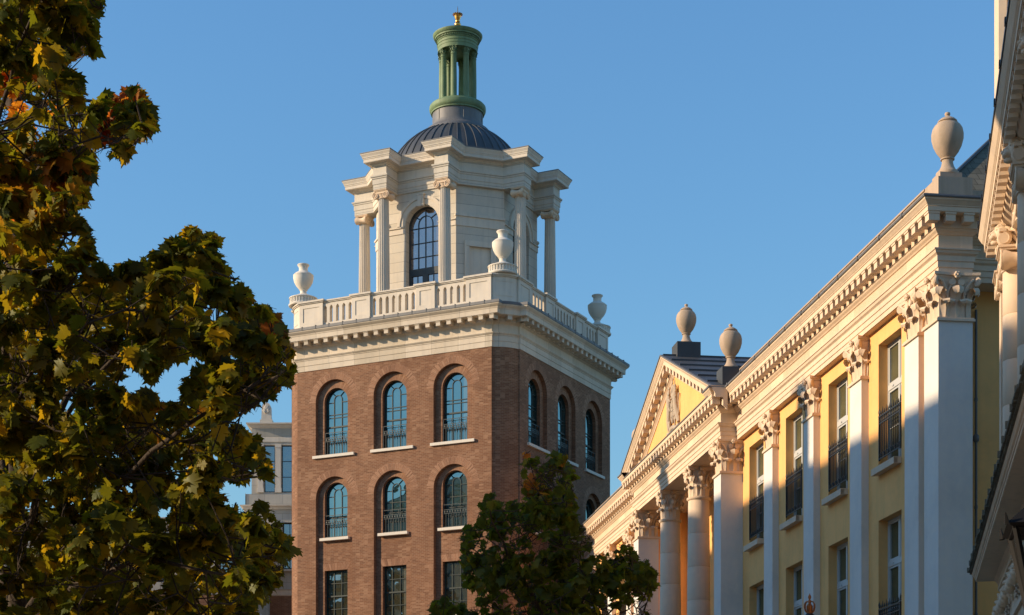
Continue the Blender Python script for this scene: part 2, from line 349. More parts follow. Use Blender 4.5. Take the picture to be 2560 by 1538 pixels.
def ringarch(mb, xc, zc, r0, r1, y, t=.0, n=20, a0=0, a1=math.pi):
    """arch band between radii r0 and r1, uv with radial bricks"""
    for i in range(n):
        A = a0 + (a1 - a0) * i / n; B = a0 + (a1 - a0) * (i + 1) / n; rm = (r0 + r1) / 2
        P = lambda r, a, yy: (xc + r * math.cos(a), yy, zc + r * math.sin(a))
        mb.face([P(r1, A, y), P(r1, B, y), P(r0, B, y), P(r0, A, y)], [(r1, A * rm), (r1, B * rm), (r0, B * rm), (r0, A * rm)])
        if t:
            mb.face([P(r1, A, y), P(r1, A, y + t), P(r1, B, y + t), P(r1, B, y)])
            mb.face([P(r0, B, y), P(r0, B, y + t), P(r0, A, y + t), P(r0, A, y)])
def offset_poly(pts, off):
    n = len(pts); out = []
    for i in range(n):
        p0, p1, p2 = (Vector(pts[i - 1]), Vector(pts[i]), Vector(pts[(i + 1) % n]))
        d1 = (p1 - p0).normalized(); d2 = (p2 - p1).normalized()
        n1 = Vector((d1.y, -d1.x)); n2 = Vector((d2.y, -d2.x))
        k = 1 + n1.dot(n2)
        out.append(tuple(p1 + (n1 + n2) * (off / max(k, .15))))
    return out
def sweep_poly(mb, pts, levels, cap=None):
    rings = [(offset_poly(pts, o), z) for o, z in levels]; n = len(pts)
    us = [0]
    for i in range(n): us.append(us[-1] + (Vector(pts[(i + 1) % n]) - Vector(pts[i])).length)
    for (ra, za), (rb, zb) in zip(rings, rings[1:]):
        for i in range(n):
            j = (i + 1) % n
            mb.face([(*ra[i], za), (*ra[j], za), (*rb[j], zb), (*rb[i], zb)], [(us[i], za), (us[i + 1], za), (us[i + 1], zb), (us[i], zb)])
    if cap: mb.face([(*p, rings[-1][1]) for p in rings[-1][0]])
def run_profile(mb, x0, x1, prof, m0=0, m1=0, ends=True):
    """straight moulding along x; prof [(out, z)], out towards -Y; m0/m1 mitre: 1 outer corner, 0 square"""
    A = [(x0 - m0 * o, -o, z) for o, z in prof]; B = [(x1 + m1 * o, -o, z) for o, z in prof]
    for i in range(len(prof) - 1):
        mb.face([A[i], B[i], B[i + 1], A[i + 1]], [(A[i][0], A[i][2]), (B[i][0], B[i][2]), (B[i + 1][0], B[i + 1][2]), (A[i + 1][0], A[i + 1][2])])
# ---------------- classical pieces
def leaf_curl(mb, px, py, dx, dy, z0, hl, wl, out, back=.0):
    """acanthus leaf on a bell at (px,py) leaning outward along (dx,dy)"""
    tx, ty = -dy, dx
    C = [(0, 0), (.04, .3), (.10, .6), (.26, .84), (.62, .99), (.95, 1.0), (1.12, .88), (.98, .76)]
    W = [.72, .86, .80, .88, .98, .96, .82, .5]
    rows = []
    for sgn in (0, 1):
        g = []
        for (o, z), ww in zip(C, W):
            row = []
            for s_ in (-1, -.55, 0, .55, 1):
                q = o * out - .10 * wl * s_ * s_ + (.07 * wl if s_ == 0 else (-.03 * wl if abs(s_) < 1 else 0)) - (sgn * .018)
                row.append((px + dx * q + tx * s_ * ww * wl / 2, py + dy * q + ty * s_ * ww * wl / 2, z0 + z * hl - (.04 * hl * s_ * s_ if z > .5 else 0)))
            g.append(row)
        rows.append(g)
    mb.grid([r[::-1] for r in rows[0]]); mb.grid(rows[1])
def volute(mb, px, py, dx, dy, z, r, th=.05, turns=1.6, sgn=1):
    """scroll in the vertical plane holding (dx,dy), centre (px,py,z)"""
    tx, ty = -dy, dx; n = 14
    for sd in (-1, 1):
        pts = [(px + dx * r * .82 * math.cos(a) + tx * sd * th * .5, py + dy * r * .82 * math.cos(a) + ty * sd * th * .5, z + r * .82 * math.sin(a)) for a in [2 * math.pi * k / n for k in range(n)]]
        mb.face(pts if sd > 0 else pts[::-1])
    rows = [[(px + dx * r * .82 * math.cos(2 * math.pi * k / n) + tx * sd * th * .5, py + dy * r * .82 * math.cos(2 * math.pi * k / n) + ty * sd * th * .5, z + r * .82 * math.sin(2 * math.pi * k / n)) for k in range(n)] for sd in (-1, 1)]
    mb.grid(rows, closed=True)
    N = 22; sp = []
    for i in range(N + 1):
        a = math.pi / 2 - sgn * 2 * math.pi * turns * i / N; rr = r * (1 - .82 * i / N)
        sp.append((px + dx * rr * math.cos(a), py + dy * rr * math.cos(a), z + rr * math.sin(a)))
    mb.tube(sp, [th * (.62 - .2 * i / N) for i in range(N + 1)], n=5)
def abacus(mb, hx, hy, z0, z1, conc=.08, proj=.12):
    """concave sided abacus"""
    pts = []
    X, Y = hx + proj, hy + proj
    def side(a, b, nx, ny, L):
        for i in range(6):
            t = i / 6; k = 4 * t * (1 - t) * conc
            pts.append((a[0] + (b[0] - a[0]) * t - nx * k, a[1] + (b[1] - a[1]) * t - ny * k))
    side((-X, -Y), (X, -Y), 0, -1, X); side((X, -Y), (X, Y), 1, 0, Y); side((X, Y), (-X, Y), 0, 1, X); side((-X, Y), (-X, -Y), -1, 0, Y)
    c = (z1 - z0)
    lv = [(-.06, z0), (-.03, z0 + c * .45), (0, z0 + c * .55), (0, z1)]
    for (o1, za), (o2, zb) in zip(lv, lv[1:]):
        f1 = 1 + o1 / max(X, Y); f2 = 1 + o2 / max(X, Y)
        for i in range(len(pts)):
            p, q = pts[i], pts[(i + 1) % len(pts)]
            mb.face([(p[0] * f1, p[1] * f1, za), (q[0] * f1, q[1] * f1, za), (q[0] * f2, q[1] * f2, zb), (p[0] * f2, p[1] * f2, zb)])
    mb.face([(*p, z1) for p in pts]); mb.face([(p[0] * .9, p[1] * .9, z0) for p in pts][::-1])
def rosette(mb, x, y, z, r):
    for k in range(6):
        a = k * math.pi / 3
        mb.push(T(x + .6 * r * math.cos(a), y, z + .6 * r * math.sin(a)))
        mb.lathe([(0, -.5 * r), (.42 * r, -.3 * r), (.5 * r, 0), (.42 * r, .3 * r), (0, .5 * r)], n=7); mb.pop()
    mb.push(T(x, y - r * .3, z)); mb.lathe([(0, -.45 * r), (.4 * r, -.2 * r), (.4 * r, .2 * r), (0, .45 * r)], n=7); mb.pop()
def cap_rect(mb, hx, hy, h):
    """Corinthian pilaster capital, base at z 0, front -Y"""
    # astragal
    for (e, a, b) in ((.05, -.075, -.02), (.03, -.02, .012)): mb.box(-hx - e, hx + e, -hy - e, hy + e, a, b)
    rows = []
    for f, z in ((.0, .012), (.0, .3), (.02, .6), (.09, .86)):
        e = f
        X, Y = hx - .03 + e, hy - .03 + e
        rows.append([(-X, -Y, z * h), (X, -Y, z * h), (X, Y, z * h), (-X, Y, z * h)])
    for a, b in zip(rows, rows[1:]):
        for i in range(4): mb.face([a[i], a[(i + 1) % 4], b[(i + 1) % 4], b[i]])
    abacus(mb, hx, hy, .86 * h, h, conc=.07, proj=.14)
    def face_(w_, d_, ang, full=True):
        mb.push(RZ(ang))
        n2 = 2 if w_ > .3 else 1
        for i in range(n2):
            x = (i - (n2 - 1) / 2) * (w_ * 2 / n2)
            leaf_curl(mb, x, -d_ + .02, 0, -1, .02, .38 * h, w_ * 2 / n2 * .80, .17)
        if w_ > .3:
            leaf_curl(mb, 0, -d_ + .0, 0, -1, .02, .66 * h, w_ * .74, .20)
            for s_ in (-1, 1):   # helices
                volute(mb, s_ * .12, -d_ - .07, 1, 0, .78 * h, .085, th=.05, sgn=-s_)
                mb.tube([(s_ * w_ * .5, -d_ - .0, .34 * h), (s_ * w_ * .47, -d_ - .02, .55 * h), (s_ * w_ * .3, -d_ - .05, .72 * h), (s_ * .13, -d_ - .07, .84 * h)], [.03, .035, .03, .02], n=6)
                mb.tube([(s_ * w_ * .5, -d_ - .0, .5 * h), (s_ * w_ * .62, -d_ - .03, .66 * h), (s_ * w_ * .85, -d_ - .08, .8 * h), (s_ * w_, -d_ - .1, .84 * h)], [.04, .04, .035, .03], n=6)
            rosette(mb, 0, -d_ - .13, .93 * h, .085)
        mb.pop()
    face_(hx, hy, 0); face_(hy, hx, math.pi / 2); face_(hy, hx, -math.pi / 2)
    if hy > .3: face_(hx, hy, math.pi)
    q = math.sqrt(.5)
    for sx in (-1, 1):
        for sy in ((-1, 1) if hy > .3 else (-1,)):
            leaf_curl(mb, sx * (hx - .06), sy * (hy - .06), sx * q, sy * q, .02, .64 * h, .34, .22)
            volute(mb, sx * (hx + .07), sy * (hy + .07), sx * q, sy * q, .79 * h, .095, th=.06)
def cap_round(mb, r, h, sc=1.0):
    mb.lathe([(r * 1.08, -.06 * h), (r * 1.13, -.035 * h), (r * 1.08, -.01 * h), (r * .98, 0), (r * .96, .3 * h), (r, .6 * h), (r * 1.2, .86 * h)], n=24, cap=False)
    abacus(mb, r * 1.12, r * 1.12, .86 * h, h, conc=r * .22, proj=r * .28)
    for k in range(8):
        a = (k + .5) * math.pi / 4; leaf_curl(mb, r * .97 * math.cos(a), r * .97 * math.sin(a), math.cos(a), math.sin(a), .02 * h, .36 * h, r * .62, r * .38)
        a = k * math.pi / 4; leaf_curl(mb, r * .97 * math.cos(a), r * .97 * math.sin(a), math.cos(a), math.sin(a), .02 * h, .64 * h, r * .66, r * .42)
    for k in range(4):
        a = math.pi / 4 + k * math.pi / 2; c_, s_ = math.cos(a), math.sin(a)
        volute(mb, 1.42 * r * c_, 1.42 * r * s_, c_, s_, .77 * h, .28 * r, th=.16 * r)
        mb.push(RZ(k * math.pi / 2))
        for s2 in (-1, 1):
            volute(mb, s2 * .22 * r, -1.22 * r, 1, 0, .78 * h, .17 * r, th=.1 * r, sgn=-s2)
            mb.tube([(s2 * .45 * r, -1.0 * r, .5 * h), (s2 * .6 * r, -1.05 * r, .66 * h), (s2 * .85 * r, -1.12 * r, .82 * h)], [.07 * r, .08 * r, .05 * r], n=6)
        rosette(mb, 0, -1.30 * r, .93 * h, .22 * r); mb.pop()
def cap_ionic(mb, r, h):
    mb.lathe([(r, -.02), (r * 1.12, 0), (r * 1.12, .03), (r * 1.0, .05), (r * 1.2, .45 * h)], n=24)
    rv = h * .44
    for sx in (-1, 1):
        x = sx * r * 1.12; z = h * .36
        rows = []
        for t, f in ((-1, 1), (-.8, 1), (-.45, .78), (0, .68), (.45, .78), (.8, 1), (1, 1)):
            rows.append([(x + rv * f * math.cos(2 * math.pi * k / 14), t * r * 1.12, z + rv * f * math.sin(2 * math.pi * k / 14)) for k in range(14)])
        mb.grid(rows, closed=True)
        for sy in (-1, 1):
            y = sy * r * 1.12
            mb.face([rows[0 if sy < 0 else -1][k] for k in (range(14) if sy < 0 else range(13, -1, -1))])
            N = 26; sp = []
            for i in range(N + 1):
                a = math.pi / 2 + sx * -1 * (-1) * 2 * math.pi * 2.1 * i / N * -1; rr = rv * (1 - .85 * i / N)
                sp.append((x + rr * math.cos(a), y + sy * .012, z + rr * math.sin(a)))
            mb.tube(sp, [rv * .13] * len(sp), n=5)
    for sy in (-1, 1): mb.box(-r * 1.12, r * 1.12, min(sy * r * 1.0, sy * r * 1.16), max(sy * r * 1.0, sy * r * 1.16), h * .52, h * .8)
    e = r * 1.28
    mb.box(-e, e, -e, e, h * .8, h * .9); mb.box(-e - .03, e + .03, -e - .03, e + .03, h * .9, h)
def fluted(mb, r0, r1, z0, z1, nf=18, n_lv=7):
    rows = []
    for i in range(n_lv):
        t = i / (n_lv - 1); r = r0 + (r1 - r0) * (t ** 1.6); z = z0 + (z1 - z0) * t
        row = []
        for k in range(nf):
            for s_, f in ((0, 1), (.2, 1), (.36, .90), (.6, .87), (.84, .90)):
                a = 2 * math.pi * (k + s_) / nf; row.append((r * f * math.cos(a), r * f * math.sin(a), z))
        rows.append(row)
    mb.grid(rows, closed=True)
def urn_open(mb, s=1.0, flute=True):
    """tall open necked urn on a fluted drum, base at z 0"""
    p = [(.72, 0), (.74, .06), (.70, .08), (.69, .10)]
    mb.lathe(p, n=32)
    rows = []
    for z, f in ((.10, 1), (.14, 1), (.32, 1), (.36, 1)):
        row = []
        for k in range(28):
            for q, g in ((0, 1), (.35, 1), (.45, .93), (.9, .93)):
                a = 2 * math.pi * (k + q) / 28; rr = .68 * (g if .12 < z < .34 else 1); row.append((rr * math.cos(a), rr * math.sin(a), z))
        rows.append(row)
    mb.grid(rows, closed=True)
    mb.lathe([(.68, .36), (.71, .37), (.71, .41), (.55, .47), (.42, .53), (.30, .58), (.24, .60), (.17, .66), (.15, .74), (.17, .80), (.21, .82), (.18, .85), (.24, .89),
              (.37, 1.05), (.46, 1.22), (.505, 1.42), (.50, 1.54), (.51, 1.56), (.49, 1.58), (.40, 1.66), (.29, 1.73), (.24, 1.76), (.22, 1.80), (.215, 1.92), (.24, 2.0), (.29, 2.05), (.30, 2.08), (.28, 2.11), (.22, 2.10), (.18, 1.9)], n=40, cap=False)
def urn_lid(mb):
    """closed egg urn with lid and ball; height 1.5, base z 0"""
    mb.lathe([(.27, 0), (.27, .06), (.24, .09), (.19, .14), (.15, .22), (.13, .30), (.13, .36), (.165, .375), (.165, .40), (.14, .41), (.17, .44), (.26, .56), (.33, .70), (.372, .86), (.375, .98), (.35, 1.10),
              (.30, 1.18), (.25, 1.215), (.25, 1.235), (.205, 1.24), (.20, 1.26), (.225, 1.27), (.225, 1.29), (.17, 1.34), (.11, 1.375), (.06, 1.40), (.045, 1.42), (.06, 1.435), (.068, 1.46), (.06, 1.49), (.03, 1.505), (0, 1.51)], n=36)
# ================================================================== ground
g = MB(); g.face([(-6000, -3000, 0), (6000, -3000, 0), (6000, 9000, 0), (-6000, 9000, 0)])
tag(g.build('ground', M['asphalt'], smooth=0), kind='structure')
g = MB(); g.box(-60, 40, -10, 130, -.4, .012)
tag(g.build('square_paving', M['paving'], smooth=0), kind='structure')

# ================================================================== brick tower
H, CC, DL = 6.37, .99, .08
TC = (-2.956, 92.09, 0); TR = math.atan2(-.4432162, .89641475)
tower = thing('brick_tower', TC, TR, 'tall red brick tower with arched windows, columned white pavilion, lead dome and green lantern', 'tower')
K = H - CC
HA = R(25); RC = math.sqrt(2) * (CC - DL) / 2 / math.sin(HA); MC = (K + H - DL) / 2; CXY = MC - RC * math.cos(HA) / math.sqrt(2)
def corner_ring(off, n=7):
    # shallow convex curve across the corner, set a little behind both faces
    r = RC + off; dx = K + off - CXY; q = math.sqrt(r * r - dx * dx)
    P = [(K + off, -(H + off))]
    a0 = math.atan2(-q, dx); a1 = -math.pi / 2 - a0
    for i in range(n + 1):
        a = a0 + (a1 - a0) * i / n; P.append((CXY + r * math.cos(a), -CXY + r * math.sin(a)))
    P.append((H + off, -(K + off)))
    return P
def full_ring(off):
    P = []
    base = corner_ring(off)
    for k in range(4):
        c, s = (1, 0, -1, 0)[k], (0, 1, 0, -1)[k]
        P += [(x * c - y * s, x * s + y * c) for x, y in base]
    return P
def sweep_ring(mb, levels, corners_only=False, cap=None):
    rings = [(full_ring(o), z) for o, z in levels]; n = len(rings[0][0]); m = n // 4
    ref = full_ring(0); us = [0]
    for i in range(n): us.append(us[-1] + math.dist(ref[(i + 1) % n], ref[i]))
    for (ra, za), (rb, zb) in zip(rings, rings[1:]):
        for i in range(n):
            if corners_only and i % m == m - 1: continue
            j = (i + 1) % n
            mb.face([(*ra[i], za), (*ra[j], za), (*rb[j], zb), (*rb[i], zb)], [(us[i], za), (us[i + 1], za), (us[i + 1], zb), (us[i], zb)])
    if cap: mb.face([(*p, rings[-1][1]) for p in rings[-1][0]])
ZB = 24.68
FOFF = {0: (-3.27, .03, 3.33), 1: (-3.42, -.07, 3.28), 2: (-3.3, 0, 3.3), 3: (-3.3, 0, 3.3)}
bw = MB(); ab = MB(); st = MB()
for k in range(4):
    for m_ in (bw, ab, st): m_.push(RZ(k * math.pi / 2))
    outer = []
    for xc in FOFF[k]:
        outer += [dict(x=xc, w=1.05, z0=20.45, z1=23.08, kind='arch'), dict(x=xc, w=1.04, z0=.6, z1=18.34, kind='arch')]
    wall(bw, -K, K, 0, ZB, outer, y=-H, dep=.2)
    for xc in FOFF[k]:
        inner = [dict(x=xc, w=.67, z0=20.45, z1=23.08, kind='arch')]
        wall(bw, xc - 1.06, xc + 1.06, 20.4, 24.2, inner, y=-H + .2, dep=.26)
        inner = [dict(x=xc, w=.655, z0=16.4, z1=18.46, kind='arch'), dict(x=xc, w=.66, z0=12.3, z1=14.82), dict(x=xc, w=.66, z0=8.2, z1=10.7), dict(x=xc, w=.66, z0=3.0, z1=6.4)]
        wall(bw, xc - 1.06, xc + 1.06, .5, 19.45, inner, y=-H + .2, dep=.26)
        # voussoirs
        ringarch(ab, xc, 23.08, 1.05, 1.42, -H - .004); ringarch(ab, xc, 23.08, .67, 1.0, -H + .196)
        ringarch(ab, xc, 18.34, 1.04, 1.41, -H - .004); ringarch(ab, xc, 18.46, .655, .93, -H + .196)
        for zt in (14.82, 10.7):
            n = 14
            for i in range(n):
                x0 = -.66 + 1.32 * i / n; x1 = -.66 + 1.32 * (i + 1) / n; f = 1.32
                ab.face([(xc + x0, -H + .196, zt), (xc + x1, -H + .196, zt), (xc + x1 * f, -H + .196, zt + .34), (xc + x0 * f, -H + .196, zt + .34)],
                        [(0, xc + x0), (0, xc + x1), (.34, xc + x1), (.34, xc + x0)])
    for m_ in (bw, ab, st): m_.pop()
sweep_ring(bw, [(0, 0), (0, ZB)], corners_only=True)
bw.build('brick_wall', M['brick'], tower, smooth=0)
ab.build('brick_arches', M['arch_brick'], tower, smooth=0)
# entablature
en = MB()
sweep_ring(en, [(-.05, ZB), (.03, ZB), (.03, 24.925), (.02, 24.93), (.02, 24.94), (.045, 24.945), (.045, 25.19), (.07, 25.2), (.07, 25.235), (.10, 25.26), (.14, 25.31), (.14, 25.335), (.03, 25.34)])
en2 = MB()
sweep_ring(en2, [(.14, 25.332), (.03, 25.336), (.03, 25.73)])
sweep_ring(en2, [(.03, 25.73), (.07, 25.76), (.12, 25.80), (.12, 25.815), (.18, 25.82), (.18, 26.03), (.60, 26.035)])
sweep_ring(en2, [(.60, 26.035), (.60, 26.05), (.62, 26.05), (.62, 26.27), (.64, 26.275), (.64, 26.30), (.655, 26.33), (.70, 26.37), (.755, 26.43), (.76, 26.475)])
for k in range(4):
    en2.push(RZ(k * math.pi / 2))
    n = 20; sp = 2 * (K + .28) / n
    for i in range(n + 1):
        x = -K - .28 + sp * i
        en2.box(x - .11, x + .11, -H - .56, -H - .17, 25.83, 26.0); en2.box(x - .125, x + .125, -H - .585, -H - .17, 26.0, 26.034)
    for a in (-64, -45, -26):
        en2.push(T(CXY, -CXY, 0) @ RZ(R(a))); en2.box(RC + .17, RC + .56, -.11, .11, 25.83, 26.0); en2.box(RC + .17, RC + .585, -.125, .125, 26.0, 26.034); en2.pop()
    en2.pop()
en.build('architrave', M['stonejoint'], tower, smooth=30); en2.build('cornice', M['stonejoint'], tower, smooth=30)
ld = MB(); sweep_ring(ld, [(.75, 26.478), (.785, 26.478), (.785, 26.60), (.76, 26.62), (-.3, 26.68)], cap=True)
for k in range(4):
    ld.push(RZ(k * math.pi / 2))
    for i in range(-7, 8): ld.box(i * .77 - .012, i * .77 + .012, -H - .80, -H - .1, 26.476, 26.66)
    ld.pop()
ld.build('lead_roof_edge', M['lead'], tower, smooth=0)
# balustrade
ba = MB(); slots_a = [2.45, 2.81, 3.17, 3.53, 3.87]; slots_b = [-1.08, -.72, -.36, 0, .36, .72, 1.08]
for k in range(4):
    ba.push(RZ(k * math.pi / 2)); yf = -H + .17
    def seg(x0, x1, xs):
        ops = [dict(x=x, w=.088, z0=27.02, z1=27.74, kind='point') for x in xs]
        wall(ba, x0, x1, 26.64, 28.0, ops, y=yf, dep=.24)
        wall(ba, x0, x1, 26.64, 28.0, ops, y=yf + .24, dep=.001)
        ba.box(x0, x1, yf - .05, yf + .29, 28.0, 28.05); ba.box(x0, x1, yf - .09, yf + .33, 28.05, 28.115)
    seg(-3.97, -2.3, [-x for x in slots_a]); seg(-1.28, 1.28, slots_b); seg(2.3, 3.97, slots_a)
    def ped(x0, x1):
        c = (x0 + x1) / 2; hw = (x1 - x0) / 2 - .2
        wall(ba, x0, x1, 26.62, 28.02, [dict(x=c, w=hw, z0=27.12, z1=27.82)], y=-H + .08, dep=.03)
        ba.face([(c - hw, -H + .11, 27.12), (c + hw, -H + .11, 27.12), (c + hw, -H + .11, 27.82), (c - hw, -H + .11, 27.82)])
        ba.box(x0, x1, -H + .14, -H + .5, 26.63, 28.02)
        ba.face([(x0, -H + .08, 26.62), (x0, -H + .15, 26.62), (x0, -H + .15, 28.02), (x0, -H + .08, 28.02)])
        ba.face([(x1, -H + .08, 26.62), (x1, -H + .15, 26.62), (x1, -H + .15, 28.02), (x1, -H + .08, 28.02)])
        ba.box(x0 - .04, x1 + .04, -H + .03, -H + .56, 28.02, 28.07); ba.box(x0 - .09, x1 + .09, -H - .02, -H + .6, 28.07, 28.155)
    ped(-2.3, -1.28); ped(1.28, 2.3); ped(3.97, K - .07)
    ba.push(T(0, 0, 0)); ped(-K + .07, -3.97); ba.pop()
    # rounded corner pedestal
    rr = RC - .10; CQ = CXY
    arc = [(CQ + rr * math.cos(R(a)), -CQ + rr * math.sin(R(a))) for a in np.linspace(-69, -21, 11)]
    sweep_poly(ba, [(K - .5, arc[0][1] + .05)] + arc + [(arc[-1][0] - .05, -K + .5), (K - .5, -K + .5)], [(0, 26.62), (0, 28.02), (.05, 28.02), (.05, 28.07), (.10, 28.07), (.10, 28.16), (0, 28.18)], cap=True)
    # raised panel border on the curved face
    for a0 in range(-64, -28, 4):
        for z0, z1 in ((27.12, 27.15), (27.79, 27.82)):
            P = lambda a, r: (CQ + r * math.cos(R(a)), -CQ + r * math.sin(R(a)))
            p_, q_, p2, q2 = P(a0, rr + .016), P(a0 + 4, rr + .016), P(a0, rr), P(a0 + 4, rr)
            ba.face([(*p_, z0), (*q_, z0), (*q_, z1), (*p_, z1)]); ba.face([(*p_, z0), (*q_, z0), (*q2, z0), (*p2, z0)]); ba.face([(*p_, z1), (*q_, z1), (*q2, z1), (*p2, z1)])
    ba.pop()
ba.build('balustrade', M['stone'], tower, smooth=30)

# ---- tower windows: prototype arched sash
def arched_sash(w_, zs, frame_mat, glass_mat, rail=True, bars=True, name='window', rows=None, meet=None, inner=None):
    """frame with bottom at 0, springing zs, half width w_"""
    fr = MB(); t = .055; d0, d1 = -.03, .05
    def ring(r0, r1, ya, yb, z=zs, n=18):
        ringarch(fr, 0, z, r0, r1, ya, t=yb - ya, n=n)
    ring(w_ - t, w_, d0, d1)
    fr.box(-w_, -w_ + t, d0, d1, 0, zs); fr.box(w_ - t, w_, d0, d1, 0, zs); fr.box(-w_ + t, w_ - t, d0 + .003, d1, 0, .10)
    b = .016; y0, y1 = -.015, .02; r = w_ / 3 * 1.02
    for s_ in (-1, 1): fr.box(s_ * r - b, s_ * r + b, y0, y1, .10, zs + .12)
    ringarch(fr, 0, zs + .12, r - b, r + b, y0, t=.03, n=12)
    for a in (55, 125):
        c, s_ = math.cos(R(a)), math.sin(R(a)); fr.bar((r * c, 0, zs + .12 + r * s_), ((w_ - .03) * c, 0, zs + (w_ - .03) * s_), .03)
    for z in rows: fr.box(-w_ + t, w_ - t, y0 + .002, y1 - .002, z - b, z + b)
    for s_ in (-1, 1): fr.box(min(s_ * r, s_ * (w_ - t)), max(s_ * r, s_ * (w_ - t)), y0 + .002, y1 - .002, zs - b, zs + b)
    fr.box(-w_ + t, w_ - t, -.03, .04, meet - .035, meet + .035)
    o = fr.build(name, frame_mat, tower, smooth=0)
    gp = MB(); n = 16
    arc = [((w_ - .02) * math.cos(math.pi * i / n), .025, zs + (w_ - .02) * math.sin(math.pi * i / n)) for i in range(n + 1)]
    gp.face([(-w_ + .02, .025, .03), (w_ - .02, .025, .03)] + arc)
    gp.build('pane', glass_mat, o, smooth=0)
    return o
def rail_mesh(hw, h, style='tower'):
    r = MB(); b = .012; y = 0
    for z in (0.02, h * .62, h * .78, h): r.box(-hw, hw, -b, b, z - b, z + b)
    for s_ in (-1, 1): r.box(s_ * hw - .018, s_ * hw + .018, -.018, .018, 0, h)
    n = 9
    for i in range(1, n):
        x = -hw + 2 * hw * i / n; r.box(x - .008, x + .008, -.008, .008, 0, h * .62)
    for i in range(n):   # hooped heads between bars and a fret frieze
        x = -hw + 2 * hw * (i + .5) / n
        r.tube([(x - hw / n * .9, 0, h * .45), (x - hw / n * .5, 0, h * .58), (x + hw / n * .5, 0, h * .58), (x + hw / n * .9, 0, h * .45)], .008, n=4, cap=False)
        r.box(x - .035, x + .035, -.008, .008, h * .665, h * .735)
    for x in (-hw * .33, hw * .33): r.box(x - .01, x + .01, -.01, .01, h * .78, h)
    return r
w_up = arched_sash(.66, 2.63, M['frame_green'], M['glass_tower'], rows=[.62, 1.88, 2.63 - .60 + .0], meet=1.42)
rm = rail_mesh(.64, 1.08); rl = rm.build('railing', M['greeniron'], w_up, smooth=0, loc=(0, -.16, .05))
def sill_(o, hw, yo):
    s_ = MB(); s_.box(-hw, hw, yo, -.035, -.135, -.001); s_.build('sill', M['urn_stone'], o, smooth=0)
sill_(w_up, 1.18, -.51)
w_mid = arched_sash(.645, 2.06, M['frame_green'], M['glass_tower'], rows=[.56, 1.50], meet=1.02)
rm.build('railing', M['greeniron'], w_mid, smooth=0, loc=(0, -.16, .04))
def rect_sash(w_, h, frame_mat, glass_mat, parent, cols=3, rows=4, t=.055, name='window', meet=True, blind=False):
    fr = MB(); fr.box(-w_, -w_ + t, -.03, .05, 0, h); fr.box(w_ - t, w_, -.03, .05, 0, h)
    fr.box(-w_ + t, w_ - t, -.027, .05, 0, .08); fr.box(-w_ + t, w_ - t, -.027, .05, h - t, h)
    for i in range(1, cols): x = -w_ + 2 * w_ * i / cols; fr.box(x - .014, x + .014, -.015, .02, .08, h - t)
    for j in range(1, rows):
        z = h * j / rows; q = .032 if (meet and j == rows // 2) else .014
        fr.box(-w_ + t, w_ - t, -.017 if q < .02 else -.028, .018, z - q, z + q)
    o = fr.build(name, frame_mat, parent, smooth=0)
    gp = MB(); gp.face([(-w_ + .02, .025, .02), (w_ - .02, .025, .02), (w_ - .02, .025, h - .02), (-w_ + .02, .025, h - .02)]); gp.build('pane', glass_mat, o, smooth=0)
    return o
sill_(w_mid, .82, -.42)
w_low = rect_sash(.65, 2.52, M['frame_green'], M['glass_low'], tower); sill_(w_low, .82, -.42)
first = {}
for k in range(4):
    ca, sa = math.cos(k * math.pi / 2), math.sin(k * math.pi / 2)
    for xc in FOFF[k]:
        for proto, z in ((w_up, 20.452), (w_mid, 16.402), (w_low, 12.302), (w_low, 8.202), (w_low, 3.4)):
            if k >= 2 and z < 12: continue
            x, y = xc, -H + .40
            L = (x * ca - y * sa, x * sa + y * ca, z)
            if id(proto) not in first: first[id(proto)] = 1; proto.location = L; proto.rotation_euler = (0, 0, k * math.pi / 2)
            else: copy_tree(proto, tower, L, k * math.pi / 2)

